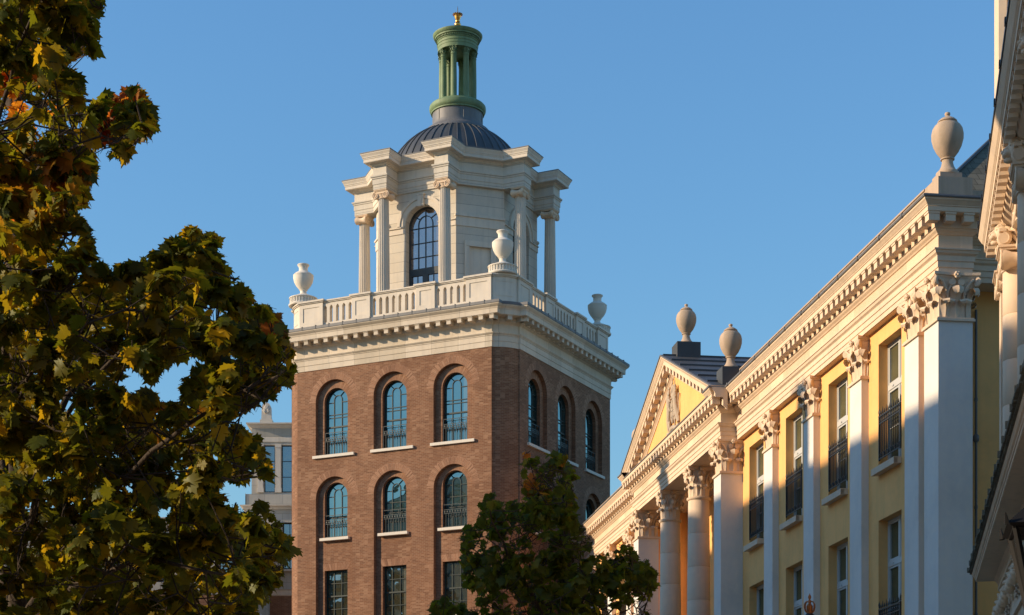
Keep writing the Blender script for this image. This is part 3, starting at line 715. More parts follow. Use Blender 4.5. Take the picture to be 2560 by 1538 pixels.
# ---- pavilion
B = (.17, -.05, 0)     # small offset of the pavilion in tower axes
W0, A0 = 3.65, 1.9
pv = MB(); pv.push(T(*B))
fn = MB(); fn.push(T(*B))
for k in range(4):
    pv.push(RZ(k * math.pi / 2)); fn.push(RZ(k * math.pi / 2))
    wall(pv, -A0, A0, 26.6, 33.7, [dict(x=0, w=.92, z0=27.1, z1=32.03, kind='arch')], y=-W0, dep=.38)
    # diagonal wall with a sunk panel
    pv.push(T((A0 + W0) / 2, -(A0 + W0) / 2, 0) @ RZ(math.pi / 4)); dl = (W0 - A0) / math.sqrt(2)
    wall(pv, -dl, dl, 26.6, 33.7, [dict(x=0, w=.56, z0=28.6, z1=30.72)], y=0, dep=.1)
    fn.push(T((A0 + W0) / 2, -(A0 + W0) / 2, 0) @ RZ(math.pi / 4)); fn.face([(-.56, .1, 28.6), (.56, .1, 28.6), (.56, .1, 30.72), (-.56, .1, 30.72)]); fn.pop()
    for (a, b_, c, d) in ((-.78, -.56, 28.4, 30.72), (.56, .78, 28.4, 30.72), (-.78, .78, 30.72, 30.94)): fn.push(T((A0 + W0) / 2, -(A0 + W0) / 2, 0) @ RZ(math.pi / 4)); fn.box(a, b_, -.045, .01, c, d); fn.box(a - .03 if a < 0 else a + .16, (b_ - .16) if a < 0 and b_ < 0 else b_ + .03, -.07, .0, c + .002, (d + .03) if c < 30 else d + .04); fn.pop()
    pv.pop()
    # archivolt, keystone, imposts
    ringarch(fn, 0, 32.03, .95, 1.22, -W0 - .05, t=.06); ringarch(fn, 0, 32.03, 1.22, 1.36, -W0 - .10, t=.11)
    for i in range(4):
        x = -.17 + .085 * i; q = .0
        fn.push(T(x + .0425, 0, 0)); fn.box(-.036, .036, -W0 - .17 - (.02 if i in (1, 2) else 0), -W0 + .02, 32.86, 33.46); fn.pop()
    fn.box(-.2, .2, -W0 - .19, -W0 + .02, 33.40, 33.47)
    for (x0, x1) in ((-A0 - .0, -.93), (.93, A0)):
        fn.box(x0, x1, -W0 - .04, -W0 + (.38 if abs(x0) < 1 or abs(x1) < 1 else .1), 31.68, 31.95); fn.box(x0 - (.02 if x0 < 0 else 0.0), x1 + (.02 if x0 > 0 else 0), -W0 - .10, -W0 + .36, 31.95, 32.0)
    pv.pop(); fn.pop()
octo = []
for k in range(4):
    c, s = (1, 0, -1, 0)[k], (0, 1, 0, -1)[k]
    for x, y in ((-A0, -W0), (A0, -W0)): octo.append((x * c - y * s, x * s + y * c))
# band on the diagonals only
for k in range(4):
    fn.push(RZ(k * math.pi / 2) @ T((A0 + W0) / 2, -(A0 + W0) / 2, 0) @ RZ(math.pi / 4))
    fn.box(-dl - .02, dl + .02, -.04, .05, 31.68, 32.14); fn.box(-dl - .06, dl + .06, -.10, .05, 32.14, 32.22); fn.box(-dl - .03, dl + .03, -.065, .05, 32.22, 32.28)
    fn.pop()
pv.build('pavilion_wall', M['ashlar'], tower, smooth=0)
fn.build('stone_mouldings', M['stone'], tower, smooth=30)
# broken entablature
plan = []
for k in range(4):
    c, s = (1, 0, -1, 0)[k], (0, 1, 0, -1)[k]
    S_ = 5.80
    for x, y in ((-2.095, -(S_ - 2.095)), (-2.095, -4.835), (-1.345, -4.835), (-1.345, -3.72), (1.345, -3.72), (1.345, -4.835), (2.095, -4.835), (2.095, -(S_ - 2.095))):
        plan.append((x * c - y * s, x * s + y * c))
pe = MB(); pe.push(T(*B))
sweep_poly(pe, plan, [(-.12, 33.64), (0, 33.65), (0, 33.88), (.012, 33.885), (.025, 33.89), (.025, 34.14), (.06, 34.16), (.06, 34.2), (.10, 34.25), (.11, 34.31), (0, 34.32), (0, 34.78)])
for k in range(4):
    pe.push(RZ(k * math.pi / 2))
    for s_ in (-1, 1): pe.face([(s_ * 1.345, -4.8, 33.652), (s_ * 2.095, -4.8, 33.652), (s_ * 2.095, -3.6, 33.652), (s_ * 1.345, -3.6, 33.652)])
    pe.pop()
pe.build('entablature', M['ashlar'], tower, smooth=0)
pc = MB(); pc.push(T(*B))
sweep_poly(pc, plan, [(0, 34.775), (.05, 34.79), (.05, 34.83), (.10, 34.86), (.12, 34.90), (.34, 34.905), (.34, 34.92), (.35, 34.92), (.35, 35.06), (.37, 35.065), (.37, 35.10), (.40, 35.14), (.40, 35.17), (.425, 35.22), (.465, 35.29), (.47, 35.33)])
pc.build('pavilion_cornice', M['stone'], tower, smooth=20)
pl = MB(); pl.push(T(*B)); sweep_poly(pl, plan, [(.46, 35.333), (.485, 35.333), (.485, 35.375), (.0, 35.42)], cap=True)
pl.build('lead_capping', M['lead'], tower, smooth=0)
# columns
cm = MB(); fluted(cm, .315, .262, 27.2, 33.22); cm.lathe([(.42, 26.7), (.42, 26.9), (.36, 26.95), (.4, 27.05), (.33, 27.2)], n=24)
ic = MB(); cap_ionic(ic, .262, .42)
col0 = None
for k in range(4):
    for s_ in (-1, 1):
        x, y = s_ * 1.72, -4.46; c, s = (1, 0, -1, 0)[k], (0, 1, 0, -1)[k]
        L = (B[0] + x * c - y * s, B[1] + x * s + y * c, 0)
        if col0 is None:
            col0 = cm.build('column', M['old_stone'] if False else M['stone'], tower, smooth=40, loc=L, rot=0)
            ic.build('capital', M['house_stone'], col0, smooth=40, loc=(0, 0, 33.22))
        else: copy_tree(col0, tower, L, k * math.pi / 2)
# pavilion windows
fr = MB(); wv = .92; t = .06; zs = 4.93
ringarch(fr, 0, zs, wv - t, wv, -.04, t=.08); fr.box(-wv, -wv + t, -.04, .04, 0, zs); fr.box(wv - t, wv, -.04, .04, 0, zs)
fr.box(-wv + t, wv - t, -.06, .04, 2.62, 2.84)
fr.box(-.05, .05, -.05, .04, 0, 2.62); fr.box(-wv + t, wv - t, -.045, .04, 0, .3)
for x in (-wv + t, -.05 - .1, .05, wv - t - .1): fr.box(x, x + .1, -.048, .03, .3, 2.62)
fr.box(-wv + t, wv - t, -.05, .03, 2.5, 2.62)
r = .40; b = .018
for x in (-r, 0, r): fr.box(x - b, x + b, -.02, .02, 2.84, zs + (.1 if x else wv - t))
ringarch(fr, 0, zs + .1, r - b, r + b, -.02, t=.04, n=14)
for a in (40, 140):
    c, s_ = math.cos(R(a)), math.sin(R(a)); fr.bar((r * c, 0, zs + .1 + r * s_), ((wv - .05) * c, 0, zs + (wv - .05) * s_), .035)
for z in (3.4, 4.1, 4.75 + .1): fr.box(-wv + t, wv - t, -.018, .018, z - b, z + b)
for x in (-.45, .45):
    fr.box(x - .012, x + .012, -.02, .02, .3, 2.5)
    for z in (1.0, 1.75): fr.box(-wv + t, wv - t, -.016, .016, z - .012, z + .012)
pw = fr.build('window', M['frame_grey'], tower, smooth=0)
gp = MB(); gp.face([(-wv + .02, .02, .02), (wv - .02, .02, .02)] + [((wv - .02) * math.cos(math.pi * i / 16), .02, zs + (wv - .02) * math.sin(math.pi * i / 16)) for i in range(17)])
gp.build('pane', M['glass_lantern'], pw, smooth=0)
for k in range(4):
    c, s = (1, 0, -1, 0)[k], (0, 1, 0, -1)[k]; y = -W0 + .32; L = (B[0] - y * s, y * c, 27.1)
    if k == 0: pw.location = L
    else: copy_tree(pw, tower, L, k * math.pi / 2)
# dome with standing seams
dm = MB(); dm.push(T(*B)); ZC, RD = 34.32, 3.72
prof = [(RD * math.cos(R(a)), ZC + RD * math.sin(R(a))) for a in range(10, 68, 4)]
dm.lathe([(3.72, 35.0)] + prof, n=80)
NS = 44
for k in range(NS):
    a = 2 * math.pi * (k + .5) / NS
    pts = [(p * math.cos(a) * 1.004, p * math.sin(a) * 1.004, z + .012) for p, z in prof]
    dm.tube(pts, .032, n=5, cap=False)
dm.build('dome', M['lead_blue'], tower, smooth=40)
LX = (.235, -.08, 0)
ldm = MB(); ldm.push(T(*LX))
ldm.lathe([(1.66, 37.55), (1.70, 37.62), (1.68, 37.72), (1.62, 37.80), (1.45, 37.88), (1.36, 37.95), (1.31, 38.05), (1.29, 38.2), (1.29, 38.80)], n=64, cap=False)
for k in range(6):
    a = k * math.pi / 3 + .2; ldm.tube([(1.295 * math.cos(a), 1.295 * math.sin(a), 38.05), (1.295 * math.cos(a), 1.295 * math.sin(a), 38.8)], .02, n=5)
ldm.build('lead_drum', M['lead'], tower, smooth=40)
# green lantern
th0 = math.atan2(-91.9, 2.84) - TR      # direction to the camera in tower axes
lbb = MB(); lbb.push(T(*LX)); lb = MB(); lb.push(T(*LX))
lbb.lathe([(1.30, 38.66), (1.36, 38.68), (1.36, 38.74), (1.40, 38.78), (1.44, 38.86), (1.45, 38.95), (1.44, 39.05), (1.38, 39.12), (1.22, 39.16), (1.2, 39.22), (.6, 39.24)], n=72)
lb.lathe([(1.02, 41.84), (1.02, 42.02), (1.035, 42.03), (1.035, 42.16), (1.06, 42.18), (1.02, 42.2), (1.02, 42.32), (1.05, 42.34), (1.06, 42.38), (1.07, 42.39), (1.07, 42.47), (1.16, 42.485), (1.17, 42.56), (1.20, 42.57), (1.24, 42.62), (1.27, 42.69), (1.27, 42.72), (1.0, 42.78)], n=72, cap=False)
lb.lathe([(.62, 41.84), (.62, 42.1)], n=40, cap=True)
lb.face([(1.02 * math.cos(2 * math.pi * k / 48), 1.02 * math.sin(2 * math.pi * k / 48), 41.842) for k in range(48)][::-1])
for k in range(72):
    a = 2 * math.pi * k / 72; lb.push(RZ(a)); lb.box(1.06, 1.115, -.022, .022, 42.395, 42.465); lb.pop()
lb.build('lantern_entablature', M['green'], tower, smooth=30); lbb.build('lantern_base', M['green'], tower, smooth=30)
lc = MB()
lc.lathe([(.19, 0), (.19, .04), (.17, .06), (.18, .10), (.165, .13), (.158, .2), (.158, 1.0), (.142, 2.24), (.155, 2.26), (.142, 2.28)], n=20)
cap_b = MB(); cap_round(cap_b, .142, .38)
lcol = lc.build('lantern_column', M['green'], tower, smooth=40); cap_b.build('capital', M['green'], lcol, smooth=40, loc=(0, 0, 2.24))
for k in range(8):
    a = th0 + R(-14 + 45 * k); L = (LX[0] + .83 * math.cos(a), LX[1] + .83 * math.sin(a), 39.22)
    if k == 0: lcol.location = L; lcol.rotation_euler = (0, 0, a)
    else: copy_tree(lcol, tower, L, a)
lt = MB(); lt.push(T(*LX)); lt.lathe([(1.1, 42.76), (.9, 42.84), (.7, 42.95), (.5, 43.04), (.35, 43.10), (.2, 43.14), (.14, 43.16)], n=48); lt.build('lead_cap', M['lead'], tower, smooth=40)
gf = MB(); gf.push(T(*LX))
gf.lathe([(.18, 43.12), (.17, 43.16), (.12, 43.19), (.11, 43.21), (.155, 43.25), (.17, 43.31), (.155, 43.37), (.10, 43.41), (.085, 43.44), (.12, 43.46), (.12, 43.49), (.09, 43.51), (.10, 43.55), (.14, 43.62), (.15, 43.68), (.18, 43.76), (.16, 43.78), (0, 43.78)], n=28)
for k in range(12):
    a = 2 * math.pi * k / 12; leaf_curl(gf, .12 * math.cos(a), .12 * math.sin(a), math.cos(a), math.sin(a), 43.60, .27, .085, .13)
gf.build('finial', M['gold'], tower, smooth=40)
sp = MB(); sp.push(T(*LX)); sp.lathe([(.022, 43.7), (.018, 44.15), (.004, 44.28)], n=8); sp.build('lightning_rod', M['iron'], tower, smooth=40)

# ---- urns on the tower corners
uo = MB(); urn_open(uo)
def to_world(P, c, rz): return (c[0] + P[0] * math.cos(rz) - P[1] * math.sin(rz), c[1] + P[0] * math.sin(rz) + P[1] * math.cos(rz), P[2])
labs = ['white open necked urn on the near corner of the tower, in front of the pavilion', 'white open necked urn on the left corner of the tower balustrade', 'white open necked urn on the right corner of the tower balustrade', 'white open necked urn on the rear tower corner']
u0 = None
for (sx, sy), lb_ in zip(((1, -1), (-1, -1), (1, 1)), labs):
    L = to_world((sx * 5.56, sy * 5.56, 28.18), TC, TR)
    if u0 is None: u0 = uo.build('stone_urn', M['urn_stone'], smooth=40, loc=L); o = u0
    else: o = u0.copy(); COL.objects.link(o); o.location = L
    tag(o, lb_, 'urn', 'open urns on the tower corners')
# ================================================================== yellow classical building
YA = (9.971, 42.0, 0); YR = math.atan2(-.98999, .14111)
yb = thing('yellow_building', YA, YR, 'long yellow classical building with pale giant pilasters and a pedimented portico', 'building')
LT = 49.4; PX0, PX1 = -31.63, -17.77     # portico in local x
W2 = .84; wins = [3.8, 7.92, 12.04, 16.13]; wins_l = [LT - w for w in wins]
def row_ops(xs): return [o for x in xs for o in (dict(x=-x, w=W2, z0=11.2, z1=14.45), dict(x=-x, w=W2, z0=6.4, z1=9.88), dict(x=-x, w=W2, z0=1.4, z1=4.7))]
yw = MB()
wall(yw, -17.9, -.2, 0, 14.9, row_ops(wins), y=.2, dep=.34)
wall(yw, -LT + .2, -31.5, 0, 14.9, row_ops(wins_l), y=.2, dep=.34)
pw_x = [20.4, 24.7, 29.0]
wall(yw, -31.0, -18.4, 0, 15.0, row_ops(pw_x), y=1.6, dep=.3)
yw.face([(-18.4, .2, 0), (-18.4, 1.6, 0), (-18.4, 1.6, 15), (-18.4, .2, 15)]); yw.face([(-31.0, 1.6, 0), (-31.0, .2, 0), (-31.0, .2, 15), (-31.0, 1.6, 15)])
yw.face([(-1.25, .2, 0), (-1.25, 14, 0), (-1.25, 14, 14.95), (-1.25, .2, 14.95)])
yw.face([(-LT + 1.25, 14, 0), (-LT + 1.25, .2, 0), (-LT + 1.25, .2, 14.95), (-LT + 1.25, 14, 14.95)])
yw.face([(-1.25, 14, 0), (-LT + 1.25, 14, 0), (-LT + 1.25, 14, 14.95), (-1.25, 14, 14.95)])
yw.build('wall', M['yellow'], yb, smooth=0)
# tympanum
SL = .4; XC = -24.7; RX = 7.5
ty = MB(); ty.face([(PX0, -.47, 16.2), (PX1, -.47, 16.2), (XC, -.47, 16.2 + SL * (PX1 - XC) + .1)]); ty.build('tympanum', M['yellow'], yb, smooth=0)
# entablature
def sweep_open(mb, pts, levels, m0=0, m1=0):
    n = len(pts)
    def off(o):
        out = []
        for i, p in enumerate(pts):
            p = Vector(p)
            if i == 0: d = (Vector(pts[1]) - p).normalized(); q = p + Vector((d.y, -d.x)) * o
            elif i == n - 1: d = (p - Vector(pts[i - 1])).normalized(); q = p + Vector((d.y, -d.x)) * o
            else:
                d1 = (p - Vector(pts[i - 1])).normalized(); d2 = (Vector(pts[i + 1]) - p).normalized()
                n1 = Vector((d1.y, -d1.x)); n2 = Vector((d2.y, -d2.x)); q = p + (n1 + n2) * (o / max(.15, 1 + n1.dot(n2)))
            out.append(q)
        return out
    us = [0]
    for i in range(n - 1): us.append(us[-1] + (Vector(pts[i + 1]) - Vector(pts[i])).length)
    R_ = [(off(o), z) for o, z in levels]
    for (a, za), (b, zb) in zip(R_, R_[1:]):
        for i in range(n - 1): mb.face([(*a[i], za), (*a[i + 1], za), (*b[i + 1], zb), (*b[i], zb)], [(us[i], za), (us[i + 1], za), (us[i + 1], zb), (us[i], zb)])
plan2 = [(-LT, 0), (PX0, 0), (PX0, -.55), (PX1, -.55), (PX1, 0), (0, 0), (0, .84), (-.6, .84), (-.6, 14), (-LT + .6, 14), (-LT + .6, .84), (-LT, .84)]
e1 = MB()
sweep_poly(e1, plan2, [(0, 14.87), (0, 14.995), (.022, 15.0), (.022, 15.135), (.045, 15.145), (.045, 15.265), (.06, 15.28), (.10, 15.31), (.12, 15.37), (.145, 15.38), (.145, 15.41), (.0, 15.415)])
e1.box(-31.6, -17.8, -.52, 1.6, 14.873, 14.95)
e1.box(-LT + .05, -31.6, .03, .25, 14.872, 14.95); e1.box(-17.8, -.02, .03, .25, 14.872, 14.95); e1.box(-.95, -.03, .2, .82, 14.872, 14.95)
e1.box(-1.3, -.65, .8, 13.9, 14.872, 14.95)
e1.build('architrave', M['house_stone'], yb, smooth=30)
e2 = MB()
sweep_poly(e2, plan2, [(0, 15.41), (0, 15.75)]); e2.build('frieze', M['house_joint'], yb, smooth=0)
co = MB()
sweep_poly(co, plan2, [(0, 15.748), (.03, 15.76), (.05, 15.79), (.10, 15.83), (.12, 15.86), (.12, 15.875), (.15, 15.88), (.15, 16.15), (.405, 16.153), (.405, 16.165), (.42, 16.165), (.42, 16.272), (.0, 16.285)], cap=True)
def modil(x, y0, y1, z0, z1, w=.118):
    co.box(x - w, x + w, y0, y1 + .02, z0, z1 - .03); co.box(x - w - .015, x + w + .015, y0 - .02, y1 + .02, z1 - .03, z1 + .012)
def run_mod(x0, x1, yf):
    n = max(1, round((x1 - x0) / .44)); 
    for i in range(n + 1): modil(x0 + (x1 - x0) * i / n, yf - .385, yf - .14, 15.955, 16.142)
run_mod(-.0 - .05 + .2, -.05 + .2 + .001, 0) if False else None
run_mod(-17.2, .27, 0); run_mod(-LT - .25, -32.2, 0); run_mod(PX0 - .25, PX1 + .25, -.55)
# returns
co.push(RZ(math.pi / 2))            # local x -> +y side faces +x
for yy in (.15, .6, 1.05): co.push(T(yy, 0, 0)); modil(0, -.385 - (0 if yy < .9 else -.6), -.14 - (0 if yy < .9 else -.6), 15.955, 16.142); co.pop()
for i in range(2, 28): co.push(T(.84 + .44 * i, .6, 0)); modil(0, -.385, -.14, 15.955, 16.142); co.pop()
co.pop()
co.push(T(PX1, 0, 0) @ RZ(math.pi / 2)); modil(-.35, -.385, -.14, 15.955, 16.142); co.pop()
cym = [(.42, 16.274), (.44, 16.28), (.44, 16.30), (.46, 16.32), (.50, 16.37), (.53, 16.40), (.535, 16.44)]
gut = [(.53, 16.442), (.565, 16.442), (.575, 16.47), (.565, 16.505), (.2, 16.52)]
paths = [[(-17.9, 0), (0, 0), (0, .84), (-.6, .84), (-.6, 14)], [(-LT + .6, 14), (-LT + .6, .84), (-LT, .84), (-LT, 0), (-31.5, 0)], [(PX1 - .3, -.55), (PX1, -.55), (PX1, .4)], [(PX0, .4), (PX0, -.55), (PX0 + .3, -.55)]]
gm = MB()
for p in paths: sweep_open(co, p, cym); sweep_open(gm, p, gut)
for i in range(11): x = -.9 - i * 1.6; gm.box(x - .05, x + .05, -.585, -.2, 16.438, 16.53)
gm.box(PX0, PX1, -1.0, -.3, 16.286, 16.32)      # lead on the horizontal cornice of the pediment
# raking cornices: sheared mouldings
rprof = [(.0, -.78), (.03, -.77), (.05, -.73), (.10, -.68), (.12, -.66), (.15, -.65), (.15, -.37), (.405, -.367), (.405, -.35), (.42, -.35), (.42, -.23), (.44, -.225), (.44, -.20), (.46, -.18), (.50, -.12), (.53, -.09), (.54, -.045)]
lprof = [(.53, -.043), (.57, -.043), (.57, .01), (.0, .02)]
for sgn in (-1, 1):
    sh = Matrix(((1, 0, 0, XC), (0, 1, 0, -.47), (-sgn * SL, 0, 1, 19.5), (0, 0, 0, 1)))
    # x runs from 0 (apex) to sgn*RX; apex height 19.5 falls outward
    for mb_, pr in ((co, rprof), (gm, lprof)):
        mb_.push(sh)
        a, b_ = (0, RX) if sgn > 0 else (-RX, 0)
        run_profile(mb_, a, b_, pr)
        mb_.pop()
    co.push(sh)
    co.face([(sgn * RX, -o_, z_) for o_, z_ in rprof] + [(sgn * RX, 0, -.04)]); co.face([(sgn * RX, -.57, -.044), (sgn * RX, -.57, .012), (sgn * RX, 0, .012), (sgn * RX, 0, -.044)])
    n = 14
    for i in range(n):
        x = sgn * (.30 + i * .505)
        co.box(x - .125, x + .125, -.385, -.14, -.55, -.385); co.box(x - .14, x + .14, -.40, -.14, -.385, -.362)
    a, b_ = (0, RX) if sgn > 0 else (-RX, 0)
    co.face([(a, -.0, -.78), (b_, -.0, -.78), (b_, .05, -.78), (a, .05, -.78)])
    co.pop()
co.build('cornice', M['house_stone'], yb, smooth=30)
gm.build('lead_gutter', M['lead'], yb, smooth=0)
# pediment roof with batten rolls
pr_ = MB()
for sgn in (-1, 1):
    zf = lambda x: 19.5 - SL * abs(x - XC) + .0
    xe = XC + sgn * (RX)
    pr_.face([(XC, -.95, 19.52), (xe, -.95, 19.52 - SL * RX), (xe, 8, 19.52 - SL * RX), (XC, 8, 19.52)])
    for i in range(6):
        x = XC + sgn * (.2 + i * 1.3); z = 19.52 - SL * abs(x - XC)
        pr_.box(x - .03, x + .03, -.96, 8, z - .02, z + .05)
    for yy in (1.2, 3.4, 5.6):
        for i in range(6):
            x0 = .2 + i * 1.3; y_ = yy + (.9 if i % 2 else 0)
            pr_.face([(XC + sgn * x0, y_, 19.53 - SL * x0), (XC + sgn * (x0 + 1.22), y_, 19.53 - SL * (x0 + 1.22)), (XC + sgn * (x0 + 1.22), y_ + .04, 19.545 - SL * (x0 + 1.22)), (XC + sgn * x0, y_ + .04, 19.545 - SL * x0)])
pr_.build('portico_roof', M['lead_blue'], yb, smooth=0)
# parapet and slate roof
pp = MB()
pp.box(-17.4, -.84, .0, .42, 16.45, 17.08); pp.box(-17.4, -.84, -.03, .45, 17.08, 17.12); 
pp.box(-.84, 0, 0, .84, 16.45, 17.13); pp.box(-.70, -.19, .12, .66, 17.13, 17.31)
p9 = MB(); p9.box(-LT + .84, -32, .0, .42, 16.45, 17.08); p9.box(-LT, -LT + .84, 0, .84, 16.45, 17.13); p9.box(-LT + .19, -LT + .70, .12, .66, 17.13, 17.31); p9.build('parapet', M['old_stone'], yb, smooth=0)
pp.box(-1.2, -.75, .84, 13.5, 16.45, 17.12)
pp.build('parapet', M['old_stone'], yb, smooth=0)
rf = MB()
x0, x1, y0, y1, ze, rz_ = -.9, -LT + .9, .12, 13.6, 16.9, 6.7
a = .96
rf.face([(x0, y0, ze), (x0 - 6.7, y0 + 6.7, ze + 6.7 * a), (x1 + 6.7, y0 + 6.7, ze + 6.7 * a), (x1, y0, ze)][::-1])
rf.face([(x0, y0, ze), (x0, y1, ze), (x0 - 6.7, y0 + 6.7, ze + 6.7 * a)])
rf.face([(x1, y1, ze), (x1, y0, ze), (x1 + 6.7, y0 + 6.7, ze + 6.7 * a)])
rf.face([(x0, y1, ze), (x1, y1, ze), (x1 + 6.7, y0 + 6.7, ze + 6.7 * a), (x0 - 6.7, y0 + 6.7, ze + 6.7 * a)])
ro = rf.build('roof', M['slate'], yb, smooth=0)
rg = MB(); rg.tube([(x0, y0, ze + .03), (x0 - 6.7, y0 + 6.7, ze + 6.7 * a + .03)], .05, n=6); rg.tube([(x0 - 6.7, y0 + 6.7, ze + 6.7 * a + .03), (x1 + 6.7, y0 + 6.7, ze + 6.7 * a + .03)], .06, n=6)
rg.build('ridge_lead', M['lead_blue'], ro)
# pilasters
def add_cap(mb, **k): pass
def pil(hx, hy, cx, cy, cap, first_=[None]):
    s = MB(); s.box(-hx, hx, -hy, hy, .9, 13.745); s.box(-hx - .05, hx + .05, -hy - .05, hy + .02, 0, .5); s.box(-hx - .03, hx + .03, -hy - .03, hy + .02, .5, .9)
    return s
s = pil(.465, .10, 0, 0, None); pA = s.build('pilaster', M['pilaster'], yb, smooth=0); c_ = MB(); cap_rect(c_, .465, .10, 1.05); c_.build('capital', M['house_stone'], pA, smooth=50, loc=(0, 0, 13.82))
s = pil(.45, .42, 0, 0, None); pB = s.build('pilaster', M['pilaster'], yb, smooth=0); c_ = MB(); cap_rect(c_, .45, .42, 1.05); c_.build('capital', M['house_stone'], pB, smooth=50, loc=(0, 0, 13.82))
spots = [1.74, 5.86, 9.98, 14.1]; spots += [LT - q for q in spots]
for i, L_ in enumerate(spots):
    if i == 0: pA.location = (-L_, .10, 0)
    else: copy_tree(pA, yb, (-L_, .10, 0))
for i, (L_, y_) in enumerate([(.45, .42), (18.22, -.13), (31.18, -.13), (LT - .45, .42)]):
    if i == 0: pB.location = (-L_, y_, 0)
    else: copy_tree(pB, yb, (-L_, y_, 0))
# portico columns
cl = MB(); prof = [(.62, 0), (.62, .35), (.56, .4), (.58, .55), (.5, .62)]
H0, H1 = .62, 13.72; nd = 11
for i in range(nd):
    za = H0 + (H1 - H0) * i / nd; zb = H0 + (H1 - H0) * (i + 1) / nd
    rf_ = lambda z: .465 - .09 * max(0, (z - 4) / 9.7) ** 1.3
    prof += [(rf_(za) - .012, za), (rf_(za), za + .012), (rf_(zb), zb - .012), (rf_(zb) - .012, zb)]
prof += [(.40, 13.72), (.43, 13.75), (.43, 13.8), (.39, 13.82)]
cl.lathe(prof, n=40)
pc0 = cl.build('column', M['house_stone'], yb, smooth=45, loc=(-22.45, -.13, 0)); c_ = MB(); cap_round(c_, .365, 1.05); c_.build('capital', M['house_stone'], pc0, smooth=50, loc=(0, 0, 13.82))
copy_tree(pc0, yb, (-26.9, -.13, 0))
# windows
def house_window(h, bars):
    fr = MB(); t = .055; w_ = W2
    fr.box(-w_, -w_ + t, -.05, .05, 0, h); fr.box(w_ - t, w_, -.05, .05, 0, h); fr.box(-w_ + t, w_ - t, -.048, .05, 0, t); fr.box(-w_ + t, w_ - t, -.048, .05, h - t, h)
    zt = h - 1.12
    fr.box(-w_ + t, w_ - t, -.055, .05, zt - .09, zt + .05)
    fr.box(-.035, .035, -.046, .04, t, h - t)
    for sx in (-1, 1):     # casement sashes
        xa, xb = sorted((sx * .05, sx * (w_ - t)))
        for (za, zb) in ((t, zt - .09), (zt + .05, h - t)):
            fr.box(xa, xa + .05, -.035, .03, za, zb); fr.box(xb - .05, xb, -.035, .03, za, zb); fr.box(xa + .05, xb - .05, -.033, .03, za, za + .055); fr.box(xa + .05, xb - .05, -.033, .03, zb - .055, zb)
        for z in bars: fr.box(xa + .05, xb - .05, -.02, .02, z - .014, z + .014)
        fr.box(sx * .42 - .05, sx * .42 + .05, -.075, -.055, zt - .04, zt - .01)
    o = fr.build('window', M['frame_white'], yb, smooth=0)
    gp = MB(); gp.face([(-w_ + .05, .01, .05), (w_ - .05, .01, .05), (w_ - .05, .01, h - .05), (-w_ + .05, .01, h - .05)]); gp.build('pane', M['glass_house'], o, smooth=0)
    sl = MB(); sl.box(-w_ + .003, w_ - .003, -.5, -.05, -.16, .0); sl.box(-w_ + .003, w_ - .003, -.505, -.40, -.17, -.01); sl.build('sill', M['house_stone'], o, smooth=0)
    return o
def house_rail(hw=.78, h=1.14):
    r = MB()
    r.box(-hw, hw, -.014, .014, .03, .055); r.box(-hw, hw, -.016, .016, h - .2, h - .17); r.box(-hw - .03, hw + .03, -.02, .02, h - .02, h + .02)
    for s_ in (-1, 1): r.box(s_ * hw - .02, s_ * hw + .02, -.02, .02, 0, h + .02)
    n = 12
    for i in range(n + 1):
        x = -hw + 2 * hw * i / n; r.box(x - .010, x + .010, -.010, .010, .05, h - .02)
        hgt = .22 if i % 2 == 0 else .15
        r.tube([(x, 0, h), (x, 0, h + .04), (x, 0, h + .06), (x, 0, h + hgt)], [.008, .008, .022, .003], n=5)
        if i < n:
            xm = x + hw / n; q = [(xm + .05 * math.cos(a_ * math.pi / 4), 0, h - .095 + .05 * math.sin(a_ * math.pi / 4)) for a_ in range(9)]
            r.tube(q, .009, n=4, cap=False)
            r.box(x + .0, x + .04, -.008, .008, .16, .19)
        if i % 2: r.tube([(x, 0, .05), (x, 0, .14), (x, 0, .2)], [.022, .028, .01], n=5)
    for s_ in (-1, 1):
        q = [(s_ * hw + s_ * .05 * math.cos(t_) * (1 - t_ / 9), 0, h + .1 + .09 * math.sin(t_) * (1 - t_ / 9)) for t_ in [k * .5 for k in range(13)]]
        r.tube(q, .012, n=4)
    return r
wU = house_window(3.25, [1.06]); house_rail().build('railing', M['iron'], wU, smooth=0, loc=(0, -.30, .22))
wM = house_window(3.48, [1.2]); house_rail().build('railing', M['iron'], wM, smooth=0, loc=(0, -.30, .02))
wG = house_window(3.3, [1.1])
done = {}
for xs, y_ in ((wins, .5), (wins_l, .5), (pw_x, 1.86)):
    for x in xs:
        for proto, z in ((wU, 11.2), (wM, 6.4), (wG, 1.4)):
            if id(proto) not in done: done[id(proto)] = 1; proto.location = (-x, y_, z)
            else: copy_tree(proto, yb, (-x, y_, z))
dp = MB(); dp.tube([(-1.19, 1.42, 0), (-1.19, 1.42, 14.4)], .032, n=10)
for z in (2, 4.5, 7, 9.6, 12.2): dp.lathe([(.043, z), (.043, z + .07)], n=10, cx=-1.19, cy=1.42)
dp.lathe([(.04, 11.2), (.08, 11.25), (.08, 11.35), (.04, 11.4)], n=8, cx=-1.19, cy=1.42)
dp.build('downpipe', M['lead'], yb, smooth=40)
